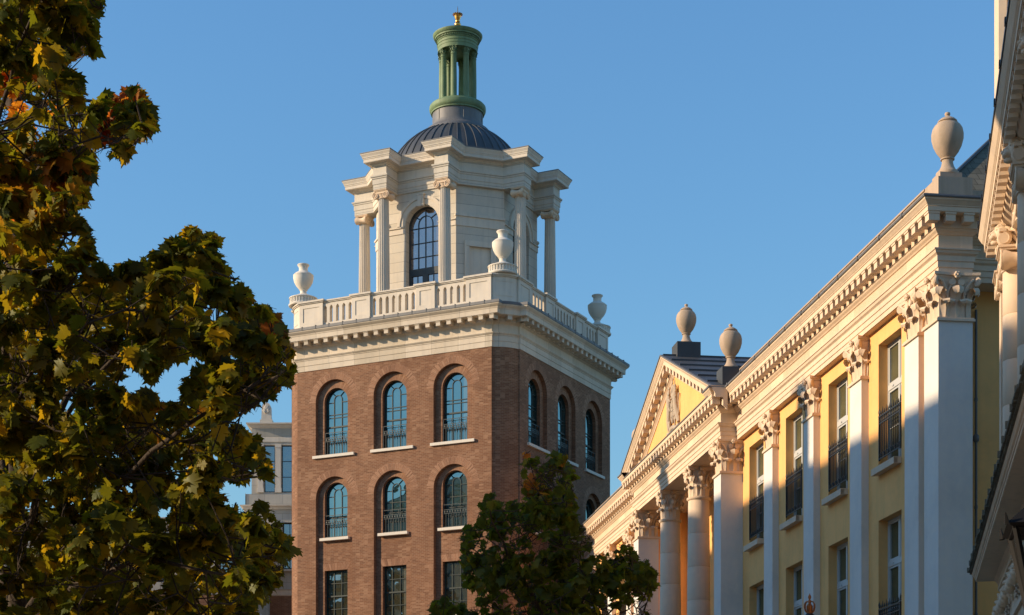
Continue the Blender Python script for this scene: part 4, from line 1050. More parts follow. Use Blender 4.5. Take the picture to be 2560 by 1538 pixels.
# carved arms in the pediment (raised stone: crowned shield between two rearing beasts)
ca = MB(); zc = 17.45; ca.push(T(XC, -.50, zc) @ Matrix.Diagonal((.82, .62, .92, 1)))
def blob(x, y, z, rx, ry, rz__, n=12):
    rows = []
    for i in range(7):
        t_ = math.pi * i / 6 - math.pi / 2; rows.append([(x + rx * math.cos(t_) * math.cos(2 * math.pi * k / n), y + ry * math.cos(t_) * math.sin(2 * math.pi * k / n), z + rz__ * math.sin(t_)) for k in range(n)])
    ca.grid(rows, closed=True)
sh_ = [(-.34, .45), (.34, .45), (.38, .1), (.30, -.25), (0, -.5), (-.30, -.25), (-.38, .1)]
ca.face([(x, -.10, z) for x, z in sh_])
for (p, q) in zip(sh_, sh_[1:] + sh_[:1]): ca.face([(p[0], -.10, p[1]), (q[0], -.10, q[1]), (q[0], .05, q[1]), (p[0], .05, p[1])]); ca.tube([(p[0], -.1, p[1]), (q[0], -.1, q[1])], .03, n=5)
ca.box(-.012, .012, -.13, -.05, -.45, .44); ca.box(-.36, .36, -.128, -.05, .02, .05)
for x, z in ((-.17, .25), (.17, .25), (-.16, -.15), (.16, -.15)): blob(x, -.11, z, .10, .04, .12)
blob(0, -.08, .62, .22, .10, .12); 
for k in range(-2, 3): ca.tube([(k * .1, -.1, .62), (k * .13, -.12, .82), (k * .07, -.12, 1.0), (0, -.1, 1.05)], .035, n=6)
blob(0, -.1, 1.12, .07, .06, .07); ca.tube([(0, -.1, 1.15), (0, -.1, 1.32)], .025, n=5); ca.tube([(-.06, -.1, 1.24), (.06, -.1, 1.24)], .022, n=5)
ca.tube([(-.26, -.1, .56), (.26, -.1, .56)], .05, n=6)
for s_ in (-1, 1):
    ca.tube([(s_ * .95, -.02, -.62), (s_ * .78, -.06, -.25), (s_ * .62, -.1, .15), (s_ * .60, -.12, .5), (s_ * .66, -.13, .75)], [.10, .17, .16, .18, .12], n=9)
    blob(s_ * .60, -.14, .82, .15, .11, .13); blob(s_ * .48, -.16, .78, .07, .07, .06)
    ca.tube([(s_ * .58, -.13, .5), (s_ * .42, -.16, .55), (s_ * .32, -.16, .42)], [.07, .055, .04], n=6)
    ca.tube([(s_ * .60, -.12, .25), (s_ * .46, -.16, .18), (s_ * .36, -.16, .05)], [.07, .055, .04], n=6)
    ca.tube([(s_ * .78, -.06, -.3), (s_ * .55, -.12, -.42), (s_ * .5, -.1, -.66), (s_ * .4, -.1, -.68)], [.12, .08, .05, .045], n=6)
    ca.tube([(s_ * .9, -.04, -.4), (s_ * 1.1, -.05, -.1), (s_ * .95, -.05, .25), (s_ * 1.08, -.05, .5)], [.04, .035, .035, .06], n=6)
    for k in range(5): blob(s_ * (.66 + .03 * (k % 2)), -.16, .35 + .1 * k, .12, .06, .07)
    if s_ > 0: ca.tube([(.58, -.14, .92), (.52, -.16, 1.2)], [.03, .004], n=6)
    else:
        ca.tube([(-.72, -.12, .94), (-.48, -.12, .94)], .04, n=6); blob(-.60, -.12, 1.02, .10, .07, .07)
ca.tube([(-1.1, -.06, -.72), (-.6, -.1, -.80), (-.2, -.12, -.68), (.2, -.12, -.68), (.6, -.1, -.80), (1.1, -.06, -.72)], [.07, .09, .09, .09, .09, .07], n=8)
ca.box(-1.0, 1.0, -.03, .06, -.98, -.78)
ca.pop(); ca.build('carved_arms', M['carved'], yb, smooth=50)
# lidded urns
def ylocal(x, y, z): return to_world((x, y, z), YA, YR)
ul = MB(); urn_lid(ul); uo2 = None
UL = [((-.445, .40, 17.31), 'large lidded stone urn on the near right corner of the yellow building parapet'),
      ((XC, -.04, 19.92), 'lidded stone urn on the lead block behind the apex of the pediment'),
      ((-17.75, -.22, 17.2), 'lidded stone urn on the right end of the pediment, where it meets the long cornice'),
      ((-31.9, -.2, 17.2), 'lidded stone urn on the left end of the pediment, partly behind the small tree')]
for P_, lb_ in UL:
    L = ylocal(*P_)
    if uo2 is None: uo2 = ul.build('lidded_urn', M['old_stone'], smooth=45, loc=L); o = uo2
    else: o = uo2.copy(); COL.objects.link(o); o.location = L
    tag(o, lb_, 'urn', 'lidded urns along the yellow building'); o.rotation_euler = (0, 0, YR)
for q in ((XC - .44, XC + .44, -.48, .40, 19.0, 19.92), (-18.13, -17.37, -.6, .16, 16.3, 17.2), (-32.28, -31.52, -.6, .16, 16.3, 17.2)):
    ub = MB(); ub.box(*q); ub.build('urn_block', M['lead_blue'], yb, smooth=0)
# ================================================================== stone building on the right
RA = (10.32, 37.96, 0); RR = math.atan2(-.9779, -.2091)
rb = thing('stone_building', RA, RR, 'ornate warm stone building along the right edge with scroll capitals and lion heads', 'building')
XE = 21.0
rw = MB()
wall(rw, .0, XE, 7.2, 14.2, [dict(x=x, w=.7, z0=8.3, z1=10.6) for x in (4.1, 8.6, 13.1)], y=.5, dep=.3)
rw.face([(0, .5, 7.2), (0, 10, 7.2), (0, 10, 14.2), (0, .5, 14.2)]); rw.push(T(XE, 5, 0) @ RZ(math.pi / 2)); wall(rw, -5, 4.5, 7.2, 14.2, [dict(x=x, w=.7, z0=8.3, z1=10.6) for x in (-2.4, 2.0)], y=0, dep=.3); rw.face([(-5, .3, 7.2), (4.5, .3, 7.2), (4.5, .3, 14), (-5, .3, 14)]); wall(rw, -5, 5, 0, 7.2, [dict(x=x, w=.9, z0=.0, z1=3.4, kind='arch') for x in (-2.4, 2.0)], y=0, dep=.4); rw.face([(-5, .4, 0), (5, .4, 0), (5, .4, 6), (-5, .4, 6)]); rw.pop()
rw.face([(0, 10, 0), (XE, 10, 0), (XE, 10, 14.5), (0, 10, 14.5)])
rw.build('upper_wall', M['house_stone'], rb, smooth=0)
lw = MB(); wall(lw, 0, XE, 0, 7.1, [dict(x=x, w=1.3, z0=.0, z1=3.6, kind='arch') for x in (4.1, 8.6, 13.1, 17.6)], y=0, dep=.6)
lw.face([(0, 0, 0), (0, 10, 0), (0, 10, 7.2), (0, 0, 7.2)]); lw.face([(0, .6, 0), (XE, .6, 0), (XE, .6, 6), (0, .6, 6)])
lw.build('lower_wall', M['house_joint'], rb, smooth=0)
rc = MB()
pts = [(0, 10), (0, 0), (XE, 0), (XE, 10)]; pts_o = [(0, 10), (0, 0), (XE, 0)]
def so(mb, p, lv):   # open sweep with the outside on the left-hand side going (x up) -> -Y
    sweep_open(mb, p, lv)
pth = [(-.0, 9.5), (0, 0), (XE, 0)]
pth = [(0, 9.9), (0, 0), (XE, 0), (XE, 9.9)]
so(rc, pth, [(-.5, 13.0), (-.25, 13.0), (-.25, 13.18), (-.23, 13.185), (-.23, 13.36), (-.19, 13.38), (-.17, 13.43), (-.25, 13.435), (-.25, 13.76), (-.2, 13.79), (-.1, 13.86), (.0, 13.93), (.06, 13.98), (.12, 14.12), (.30, 14.125), (.30, 14.14), (.315, 14.14), (.315, 14.28), (.33, 14.29), (.33, 14.31), (.36, 14.34), (.41, 14.44), (.43, 14.48), (.43, 14.52)])
for i in range(54):
    x = -.12 + i * .39
    rc.box(x - .10, x + .10, -.28, -.10, 13.985, 14.1); rc.box(x - .115, x + .115, -.295, -.10, 14.1, 14.126)
rc.build('upper_cornice', M['house_stone'], rb, smooth=30)
rl_ = MB(); so(rl_, pth, [(.425, 14.522), (.455, 14.522), (.455, 14.59), (.43, 14.61), (.2, 14.62)])
rt = MB(); sweep_poly(rt, [(0, 0), (XE, 0), (XE, 10), (0, 10)], [(.38, 14.60), (-3.5, 16.4)], cap=True); rt.build('roof', M['slate'], rb, smooth=0)
for i in range(13): x = .2 + i * 1.6; rl_.box(x - .05, x + .05, -.475, -.40, 14.515, 14.63)
rl_.build('gutter', M['iron'], rb, smooth=0)
# engaged columns, far pilaster
cc = MB(); prof = []
for i in range(6):
    za = 7.6 + 5.45 * i / 6; zb = 7.6 + 5.45 * (i + 1) / 6; prof += [(.295, za), (.305, za + .01), (.305, zb - .01), (.295, zb)]
cc.lathe(prof, n=36); k0 = cc.build('column', M['house_stone'], rb, smooth=45, loc=(1.8, .25, 0)); c_ = MB(); cap_ionic(c_, .30, .45); c_.build('capital', M['house_stone'], k0, smooth=45, loc=(0, 0, 13.02))
for x in (6.3, 10.8, 15.3): copy_tree(k0, rb, (x, .25, 0))
ps = MB(); ps.box(-.30, .30, -.02, .48, 7.3, 13.05); p0 = ps.build('pilaster', M['house_stone'], rb, smooth=0, loc=(.32, 0, 0)); c_ = MB(); c_.push(T(0, .23, 0)); cap_ionic(c_, .28, .40); c_.pop(); c_.build('capital', M['house_stone'], p0, smooth=45, loc=(0, 0, 13.03))
for x in (1.05, 4.9, 9.4): copy_tree(p0, rb, (x, .08 if x > 1.1 else .05, 0))
# lion heads over the capitals
def lion(mb):
    def blob(x, y, z, rx, ry, rz__, n=14, m=8):
        rows = [[(x + rx * math.cos(math.pi * i / m - math.pi / 2) * math.cos(2 * math.pi * k / n), y + ry * math.cos(math.pi * i / m - math.pi / 2) * math.sin(2 * math.pi * k / n), z + rz__ * math.sin(math.pi * i / m - math.pi / 2)) for k in range(n)] for i in range(m + 1)]
        mb.grid(rows, closed=True)
    blob(0, -.02, .36, .24, .26, .30)                      # skull and mane mass
    blob(0, -.20, .40, .16, .16, .19); blob(0, -.25, .51, .15, .10, .08)      # face, brow
    blob(0, -.33, .33, .095, .13, .085); blob(0, -.44, .36, .05, .035, .035)      # muzzle, nose
    for s_ in (-1, 1):
        blob(s_ * .05, -.39, .31, .05, .06, .045); blob(s_ * .085, -.315, .44, .03, .02, .018); blob(s_ * .18, -.12, .58, .05, .03, .06); blob(s_ * .12, -.24, .34, .07, .09, .09)
    blob(0, -.34, .22, .065, .09, .05); mb.tube([(0, -.30, .45), (0, -.42, .385)], [.05, .035], n=7)
    rnd = random.Random(4)
    for ring, (rr, yy) in enumerate(((.20, -.17), (.25, -.08), (.29, .02), (.31, .12))):
        for k in range(16):
            a = 2 * math.pi * (k + ring * .5) / 16
            if math.sin(a) < -.97 and ring == 0: continue
            x, z = rr * math.cos(a), .37 + rr * 1.12 * math.sin(a)
            l = .13 + .04 * rnd.random()
            mb.tube([(x * .8, yy - .05, .37 + (z - .37) * .8), (x * 1.0, yy - .045, z), (x * 1.12, yy, .37 + (z - .37) * 1.1 - .03), (x * 1.1, yy + .05, .37 + (z - .37) * 1.08 - l)], [.03, .048, .04, .006], n=6)
lm = MB(); lm.push(T(0, .14, .0) @ Matrix.Diagonal((1.1, 1.0, 1.05, 1))); lion(lm); l0 = lm.build('lion_head', M['house_stone'], rb, smooth=60, loc=(1.78, -.0, 13.42))
for x in (6.28, 10.78, 15.28): copy_tree(l0, rb, (x, 0, 13.42))
# scroll consoles beside the lions
for x in (1.8, 6.3, 10.8, 15.3):
    sc = MB()
    sc.box(x - .34, x + .34, -.14, .02, 13.44, 13.75)
    for s_ in (-1, 1): volute(sc, x + s_ * .36, -.06, 0, 1, 13.6, .13, th=.1)
    sc.box(x - .42, x + .42, -.14, 0.0, 13.74, 13.80)
    sc.build('scroll_block', M['house_stone'], rb, smooth=40)
# window hoods, windows
for x in (4.1, 8.6, 13.1):
    hd = MB()
    hd.box(x - .95, x + .95, .28, .5, 10.95, 11.03); hd.box(x - 1.02, x + 1.02, .2, .5, 11.03, 11.12)
    hd.box(x - .85, x - .7, .44, .5, 8.3, 10.95); hd.box(x + .7, x + .85, .44, .5, 8.3, 10.95)
    for s_ in (-1, 1): volute(hd, x + s_ * .85, .40, 0, 1, 10.82, .10, th=.14); hd.box(x + s_ * .85 - .06, x + s_ * .85 + .06, .36, .5, 10.4, 10.8)
    hd.build('window_hood', M['house_stone'], rb, smooth=40)
w0 = rect_sash(.7, 2.3, M['frame_white'], M['glass_house'], rb); w0.location = (4.1, .72, 8.3)
for x in (8.6, 13.1): copy_tree(w0, rb, (x, .72, 8.3))
# lower cornice
lc_ = MB(); p2 = [(-.1, 9.9), (-.1, 0), (XE, 0), (XE, 9.9)]
so(lc_, p2, [(-.05, 6.95), (.03, 6.97), (.06, 7.05), (.12, 7.12), (.46, 7.155), (.47, 7.15), (.48, 7.155), (.485, 7.20), (.50, 7.205), (.505, 7.235), (.53, 7.25), (.555, 7.29), (.56, 7.32)])
lc_.build('lower_cornice', M['house_stone'], rb, smooth=30)
tl = MB(); so(tl, p2, [(.555, 7.322), (.60, 7.325), (.60, 7.352), (-.35, 7.75)])
rnd = random.Random(3)
for i in range(64):
    x = -.62 + i * .33 + rnd.uniform(-.03, .03); tl.box(x, x + .31, -.625 - rnd.random() * .03, -.4, 7.345 + rnd.random() * .02, 7.40 + rnd.random() * .02)
    if i % 3 == 0: tl.box(x, x + .05, -.66, -.6, 7.36, 7.46)
tl.build('roof_tiles', M['slate'], rb, smooth=0)
# carved frieze on the lower wall: masks and swags
cf = MB()
cf.box(-.02, XE, -.05, .01, 6.86, 6.94); cf.box(-.02, XE, -.06, .01, 5.72, 5.82)
for i in range(7):
    x = 1.5 + 3.0 * i
    cf.push(T(x, .0, 6.1) @ Matrix.Scale(.5, 4)); lion(cf); cf.pop()
    for s_ in (-1, 1):
        P = [(x + s_ * (.35 + t_ * 1.1), -.08 - .05 * math.sin(math.pi * t_), 6.62 - .45 * math.sin(math.pi * t_)) for t_ in [k / 10 for k in range(11)]]
        for a_, p in enumerate(P):
            cf.push(T(*p)); r_ = .05 + .055 * math.sin(math.pi * a_ / 10); cf.lathe([(0, -r_), (r_ * .8, -r_ * .5), (r_, 0), (r_ * .8, r_ * .5), (0, r_)], n=8); cf.pop()
        cf.tube([(x + s_ * .35, -.06, 6.66), (x + s_ * .36, -.07, 6.4), (x + s_ * .32, -.06, 6.05)], [.04, .035, .015], n=6)
        for q in range(9): leaf_curl(cf, x + s_ * 1.3, -.02, 0, -1, 6.66 - .1 * q, .13, .11, .05)
cf.build('carved_frieze', M['house_stone'], rb, smooth=60)

# ---- distant turret
th = R(-12.07)
tt = thing('stone_turret', (16.85, 62.0, 0), th, 'pale sunlit stone tower rising behind the cornice at the top right', 'tower')
tw = MB(); tw.box(0, 6, 0, 2.7, 0, 38); tw.build('wall', M['ashlar'], tt, smooth=0)
ts = MB()
ts.box(-.05, .22, -.05, 2.75, 0, 38)
ts.box(-.10, 6.1, -.10, 2.8, 26.6, 27.3)
ts.box(.5, 1.0, -.30, .0, 29.9, 38); ts.box(.22, 1.2, -.12, .0, 30.6, 30.9); ts.box(-.25, 6.2, -.25, 2.9, 37.2, 38)
ts.build('stone_dressings', M['house_stone'], tt, smooth=30)

# ---- grey building behind the tower on the left
GB = (-15.95, 110, 0)
gb = thing('grey_stone_building', GB, 0, 'grey stone corner building with tall dark windows just left of the brick tower', 'building')
gw = MB()
ZT = 27.0; zz = lambda y: 1.6 + (2100 - y) * 110 / 4490
ops = [dict(x=x, w=.33, z0=zz(1231), z1=zz(1113)) for x in (1.10, 2.17, 3.24, 4.31)]
wall(gw, 0, 12, zz(1235), ZT, ops, y=0, dep=.25)
gw.face([(0, 0, zz(1235)), (0, 12, zz(1235)), (0, 12, ZT), (0, 0, ZT)]); gw.face([(0, 0, ZT), (12, 0, ZT), (12, 12, ZT), (0, 12, ZT)])
ops2 = [dict(x=x, w=.62, z0=zz(1425), z1=zz(1308)) for x in (2.55, 5.2, 7.9)]
wall(gw, -.35, 12, zz(1480), zz(1266), ops2, y=-.25, dep=.3)
gw.face([(-.35, -.25, 0), (-.35, 12, 0), (-.35, 12, zz(1235)), (-.35, -.25, zz(1235))])
gw.box(-.3, 12, -.22, .0, zz(1266), zz(1237))
gw.build('wall', M['grey_stone'], gb, smooth=0)
gl_ = MB(); gl_.face([(-.35, -.245, 0), (12, -.245, 0), (12, -.245, zz(1480)), (-.35, -.245, zz(1480))]); gl_.build('brick_base', M['brick'], gb, smooth=0)
gm_ = MB()
sweep_poly(gm_, [(0, 0), (12, 0), (12, 12), (0, 12)], [(0, zz(1106)), (.04, zz(1105)), (.04, zz(1095)), (0, zz(1094))])
sweep_poly(gm_, [(0, 0), (12, 0), (12, 12), (0, 12)], [(0, zz(1071)), (.1, zz(1068)), (.16, zz(1063)), (.30, zz(1062)), (.30, zz(1059)), (0, zz(1057))], cap=True)
sweep_poly(gm_, [(-.35, -.25), (12, -.25), (12, 12), (-.35, 12)], [(0, zz(1276)), (.08, zz(1275)), (.12, zz(1270)), (.3, zz(1268)), (.3, zz(1266)), (0, zz(1265))])
sweep_poly(gm_, [(-.35, -.25), (12, -.25), (12, 12), (-.35, 12)], [(0, zz(1492)), (.08, zz(1490)), (.12, zz(1478)), (.2, zz(1476)), (0, zz(1475))])
for x in (.55, 1.64, 2.71, 3.78):
    gm_.box(x - .16, x + .16, -.10, 0, zz(1222), zz(1118)); gm_.box(x - .2, x + .2, -.13, 0, zz(1232), zz(1221)); gm_.box(x - .19, x + .19, -.12, 0, zz(1120), zz(1111))
for x in (1.4, 3.7, 6.5): gm_.box(x - .22, x + .22, -.33, -.24, zz(1432), zz(1300))
gm_.box(.0, 12, -.5, -.1, zz(1430), zz(1426))
gm_.build('mouldings', M['stone'], gb, smooth=30)
ac = MB(); ac.push(T(.9, .2, zz(1058))); ac.box(-.38, .38, -.3, .3, 0, .2); ac.box(-.3, .3, -.22, .22, .2, .38)
ac.face([(-.3, -.18, .38), (.3, -.18, .38), (.28, -.18, 1.0), (.18, -.18, 1.2), (0, -.18, 1.28), (-.18, -.18, 1.2), (-.28, -.18, 1.0)])
pp_ = [(-.3, .38), (.3, .38), (.28, 1.0), (.18, 1.2), (0, 1.28), (-.18, 1.2), (-.28, 1.0)]
for p, q in zip(pp_, pp_[1:] + pp_[:1]): ac.face([(p[0], -.18, p[1]), (q[0], -.18, q[1]), (q[0], .18, q[1]), (p[0], .18, p[1])])
ac.face([(x, .18, z) for x, z in pp_])
for k in range(7):
    a = R(20 + 23.3 * k); ac.tube([(.05 * math.cos(a), -.2, .58 + .05 * math.sin(a)), (.15 * math.cos(a), -.23, .62 + .3 * math.sin(a)), (.22 * math.cos(a), -.21, .62 + .5 * math.sin(a))], [.02, .05, .035], n=6)
ac.pop(); ac.build('palmette_block', M['stone'], gb, smooth=40)
gW = rect_sash(.33, zz(1113) - zz(1231), M['iron'], M['glass_grey'], gb, cols=1, rows=3, t=.045, meet=False); gW.location = (1.10, .18, zz(1231))
for x in (2.17, 3.24, 4.31): copy_tree(gW, gb, (x, .18, zz(1231)))
gV = rect_sash(.62, zz(1308) - zz(1425), M['iron'], M['glass_grey'], gb, cols=3, rows=4, t=.06); gV.location = (2.55, .0, zz(1425))
rail_mesh(.6, 1.1).build('railing', M['iron'], gV, smooth=0, loc=(0, -.15, .05))
for x in (5.2, 7.9): copy_tree(gV, gb, (x, 0, zz(1425)))
# lower range further left, seen through the maple
g2 = thing('terrace_building', (-34, 104, 0), 0, 'low stone and brick terrace glimpsed through the maple leaves on the left', 'building')
h2 = 1.6 + (2100 - 1300) * 104 / 4490
tw2 = MB(); ops3 = [o for k in range(9) for o in (dict(x=1.2 + 2.05 * k, w=.55, z0=h2 - 3.6, z1=h2 - 1.4), dict(x=1.2 + 2.05 * k, w=.55, z0=h2 - 7.4, z1=h2 - 5.0))]
wall(tw2, 0, 19.2, h2 - 4.3, h2, [o for o in ops3 if o['z0'] > h2 - 4], y=0, dep=.25); tw2.face([(0, 0, h2), (19.2, 0, h2), (19.2, 10, h2), (0, 10, h2)]); tw2.face([(19.2, 0, 0), (19.2, 10, 0), (19.2, 10, h2), (19.2, 0, h2)]); tw2.face([(0, 0, 0), (0, 10, 0), (0, 10, h2), (0, 0, h2)])
tw2.build('wall', M['grey_stone'], g2, smooth=0)
tb2 = MB(); wall(tb2, 0, 19.2, 0, h2 - 4.3, [o for o in ops3 if o['z0'] < h2 - 4], y=.02, dep=.25); tb2.build('brick_base', M['brick'], g2, smooth=0)
tc2 = MB(); sweep_poly(tc2, [(0, 0), (19.2, 0), (19.2, 10), (0, 10)], [(0, h2 - .5), (.1, h2 - .45), (.3, h2 - .2), (.32, h2 - .02), (.32, h2 + .1), (0, h2 + .14)], cap=True); tc2.build('cornice', M['stone'], g2, smooth=0)
gZ = rect_sash(.55, 2.2, M['frame_grey'], M['glass_grey'], g2, cols=2, rows=3)
gY = rect_sash(.55, 2.4, M['frame_green'], M['glass_grey'], g2, cols=3, rows=4)
for k in range(9):
    for pr0, z in ((gZ, h2 - 3.6), (gY, h2 - 7.4)):
        if k == 0: pr0.location = (1.2, .18, z)
        else: copy_tree(pr0, g2, (1.2 + 2.05 * k, .18, z))

# ================================================================== range across the square, left of the view: it shades the street
Y0W = 16.5
WB = (-30.0, Y0W, 0)
wb = thing('west_range_building', WB, math.pi / 2, 'tall stone range with chimneys across the square, left of the view', 'building')
ww = MB(); LW = 66 - Y0W
def range_wall(mb, a, b, h, rows):
    n = int((b - a - 2) // 3.2)
    wall(mb, a, b, 0, h, [dict(x=a + 2 + 3.2 * i, w=.65, z0=z, z1=z + 2.3) for i in range(n) for z in rows], y=0, dep=.3)
    mb.face([(a, .3, 0), (b, .3, 0), (b, .3, h), (a, .3, h)]); mb.box(a, b, .31, 11.0, 0, h)
range_wall(ww, 0, LW, 24.6, (1.2, 5.6, 10.0, 14.4, 18.8)); ww.build('wall', M['ashlar'], wb, smooth=0)
wc = MB(); wc.box(-.3, LW + .3, -.5, 11.3, 24.6, 25.3); wc.box(-.1, LW + .1, -.2, .4, 25.3, 25.78); wc.build('parapet', M['stone'], wb, smooth=0)
wr = MB(); wr.face([(0, .5, 25.3), (LW, .5, 25.3), (LW, 5.6, 25.7), (0, 5.6, 25.7)]); wr.face([(0, 5.6, 25.7), (LW, 5.6, 25.7), (LW, 10.6, 25.3), (0, 10.6, 25.3)]); wr.build('roof', M['slate'], wb, smooth=0)
for ya, yb_, zt in ((47.1, 48.75, 28.2), (62.6, 63.9, 28.2)):
    cmn = MB(); cmn.box(ya - Y0W, yb_ - Y0W, .0, 1.2, 25.2, zt - .35); cmn.box(ya - Y0W - .08, yb_ - Y0W + .08, -.08, 1.28, zt - .35, zt)
    for q in (.4, 1.0): cmn.lathe([(.16, zt), (.13, zt + .05), (.13, zt + .28), (.16, zt + .3)], n=10, cx=ya - Y0W + q, cy=.6)
    cmn.build('chimney', M['brick'], wb, smooth=30)
cb = MB(); cb.box(20.4 - Y0W, 26.7 - Y0W, .0, 6, 25.2, 28.4); cb.box(20.2 - Y0W, 26.9 - Y0W, -.2, 6.2, 28.4, 28.9); cb.build('attic_storey', M['ashlar'], wb, smooth=0)
w3 = thing('west_low_building', (-30.4, 66.4, 0), math.pi / 2, 'lower gabled brick house next to the tall west range, left of the view', 'building')
w4 = MB(); range_wall(w4, 0, 11.5, 16.5, (1.2, 5.6, 10.0)); w4.build('wall', M['brick'], w3, smooth=0)
w5 = MB(); w5.face([(-.2, -.4, 16.4), (11.7, -.4, 16.4), (11.7, 5.5, 20.6), (-.2, 5.5, 20.6)]); w5.face([(-.2, 5.5, 20.6), (11.7, 5.5, 20.6), (11.7, 11.4, 16.4), (-.2, 11.4, 16.4)])
for x in (0, 11.5): w5.face([(x, .3, 16.5), (x, 11, 16.5), (x, 5.5, 20.5)])
w5.build('roof', M['slate'], w3, smooth=0)

# ================================================================== unseen range added behind the camera to hold back skylight from the south
sb = thing('south_skylight_blocker', (42.0, -9.0, 0), math.pi, 'tall unseen brick range behind the camera, added to block skylight from the south', 'building')
s1 = MB(); wall(s1, 0, 72, 0, 28, [dict(x=2 + 3.4 * i, w=.65, z0=z, z1=z + 2.3) for i in range(21) for z in (1.2, 5.6, 10.0, 14.4, 18.8, 23.2)], y=0, dep=.3); s1.face([(0, .3, 0), (72, .3, 0), (72, .3, 28), (0, .3, 28)]); s1.box(0, 72, .31, 10, 0, 28)
s1.build('wall', M['brick'], sb, smooth=0)
s2 = MB(); s2.box(-.3, 72.3, -.5, 10.3, 28, 28.7); s2.face([(0, -.3, 28.7), (72, -.3, 28.7), (72, 5, 33), (0, 5, 33)]); s2.face([(0, 5, 33), (72, 5, 33), (72, 10.2, 28.7), (0, 10.2, 28.7)]); s2.build('roof', M['slate'], sb, smooth=0)

# ================================================================== street lamps
def lantern_head(root, z, s, gm='clear'):
    fr_ = MB(); fr_.push(T(0, 0, z) @ Matrix.Scale(s, 4))
    a0, a1, h = .125, .23, .52
    for sx in (-1, 1):
        for sy in (-1, 1): fr_.bar((sx * a0, sy * a0, 0), (sx * a1, sy * a1, h), .028)
    for (a, zz_) in ((a0, 0), (a1, h)):
        for k in range(4): fr_.push(RZ(k * math.pi / 2)); fr_.box(-a - .014, a + .014, -a - .014, -a + .014, zz_ - .014, zz_ + .014); fr_.pop()
    for k in range(4):
        fr_.push(RZ(k * math.pi / 2)); fr_.face([(-a1 - .05, -a1 - .05, h + .01), (a1 + .05, -a1 - .05, h + .01), (.07, -.07, h + .22), (-.07, -.07, h + .22)])
        fr_.face([(-a1 - .05, -a1 - .05, h + .01), (a1 + .05, -a1 - .05, h + .01), (a1 - .02, -a1 + .02, h - .02), (-a1 + .02, -a1 + .02, h - .02)])
        fr_.tube([(-a1 - .05, -a1 - .05, h), (-a1 - .06, -a1 - .06, h + .07)], [.02, .004], n=5); fr_.pop()
    fr_.box(-.08, .08, -.08, .08, h + .22, h + .30); fr_.lathe([(.11, h + .30), (.09, h + .34), (.03, h + .40), (.045, h + .44), (0, h + .5)], n=12)
    fr_.lathe([(.05, -.12), (.06, -.05), (.15, -.02), (.15, 0)], n=12)
    f_ = fr_.build('lantern_frame', M['lamp_iron'], root, smooth=0)
    g_ = MB(); g_.push(T(0, 0, z) @ Matrix.Scale(s, 4))
    for k in range(4): g_.push(RZ(k * math.pi / 2)); g_.face([(-a0, -a0, .01), (a0, -a0, .01), (a1, -a1, h - .01), (-a1, -a1, h - .01)]); g_.pop()
    g_.build('glass', M['clear'], f_, smooth=0)
sl1 = thing('street_lamp', (2.764, 9.18, 0), R(-12.4), 'black glazed square street lantern at the bottom right edge, close to the camera', 'street lamp')
lantern_head(sl1, 2.74, .85)
pm = MB(); pm.lathe([(.16, 0), (.16, .15), (.10, .2), (.09, .7), (.055, .8), (.045, 2.5), (.06, 2.56), (.04, 2.64)], n=16); pm.build('post', M['iron'], sl1)
# lamp with gilt crown
sl2 = thing('street_lamp', (4.474, 27.0, 0), 0, 'dark blue street lamp topped by a gilt crown, in front of the yellow building', 'street lamp')
pm = MB(); pm.lathe([(.2, 0), (.2, .3), (.12, .4), (.10, 1.4), (.07, 1.5), (.055, 4.55), (.10, 4.6), (.10, 4.68), (.07, 4.72), (.085, 4.86), (.09, 4.92), (.075, 4.975), (.05, 5.0)], n=20)
pm.build('post', M['iron'], sl2)
cr = MB(); z0 = 4.985
cr.lathe([(.045, z0), (.048, z0 + .03), (.042, z0 + .04), (.046, z0 + .06), (.05, z0 + .13), (.035, z0 + .15), (.02, z0 + .17), (.03, z0 + .2), (.014, z0 + .23), (.025, z0 + .26), (.022, z0 + .28), (.006, z0 + .31), (0, z0 + .33)], n=14)
for k in range(6):
    a = k * math.pi / 3 + .2; cr.tube([(r_ * math.cos(a), r_ * math.sin(a), z0 + h_) for r_, h_ in ((.045, .03), (.07, .06), (.083, .11), (.08, .16), (.055, .195), (.02, .20))], .009, n=6)
cr.build('crown', M['copper'], sl2)
# lamp with a white globe
sl3 = thing('street_lamp', (-5.374, 38.0, 0), 0, 'street lamp with a small white globe, left of the brick tower', 'street lamp')
pm = MB(); pm.lathe([(.2, 0), (.2, .3), (.1, .5), (.06, 1.2), (.05, 6.1), (.07, 6.15), (.05, 6.21)], n=14); pm.build('post', M['iron'], sl3)
gbm = MB(); gbm.lathe([(.0001, 6.2)] + [(.092 * math.cos(R(a)), 6.30 + .092 * math.sin(R(a))) for a in range(-75, 90, 15)] + [(0, 6.392)], n=20); gbm.build('globe', M['globe'], sl3, smooth=60)
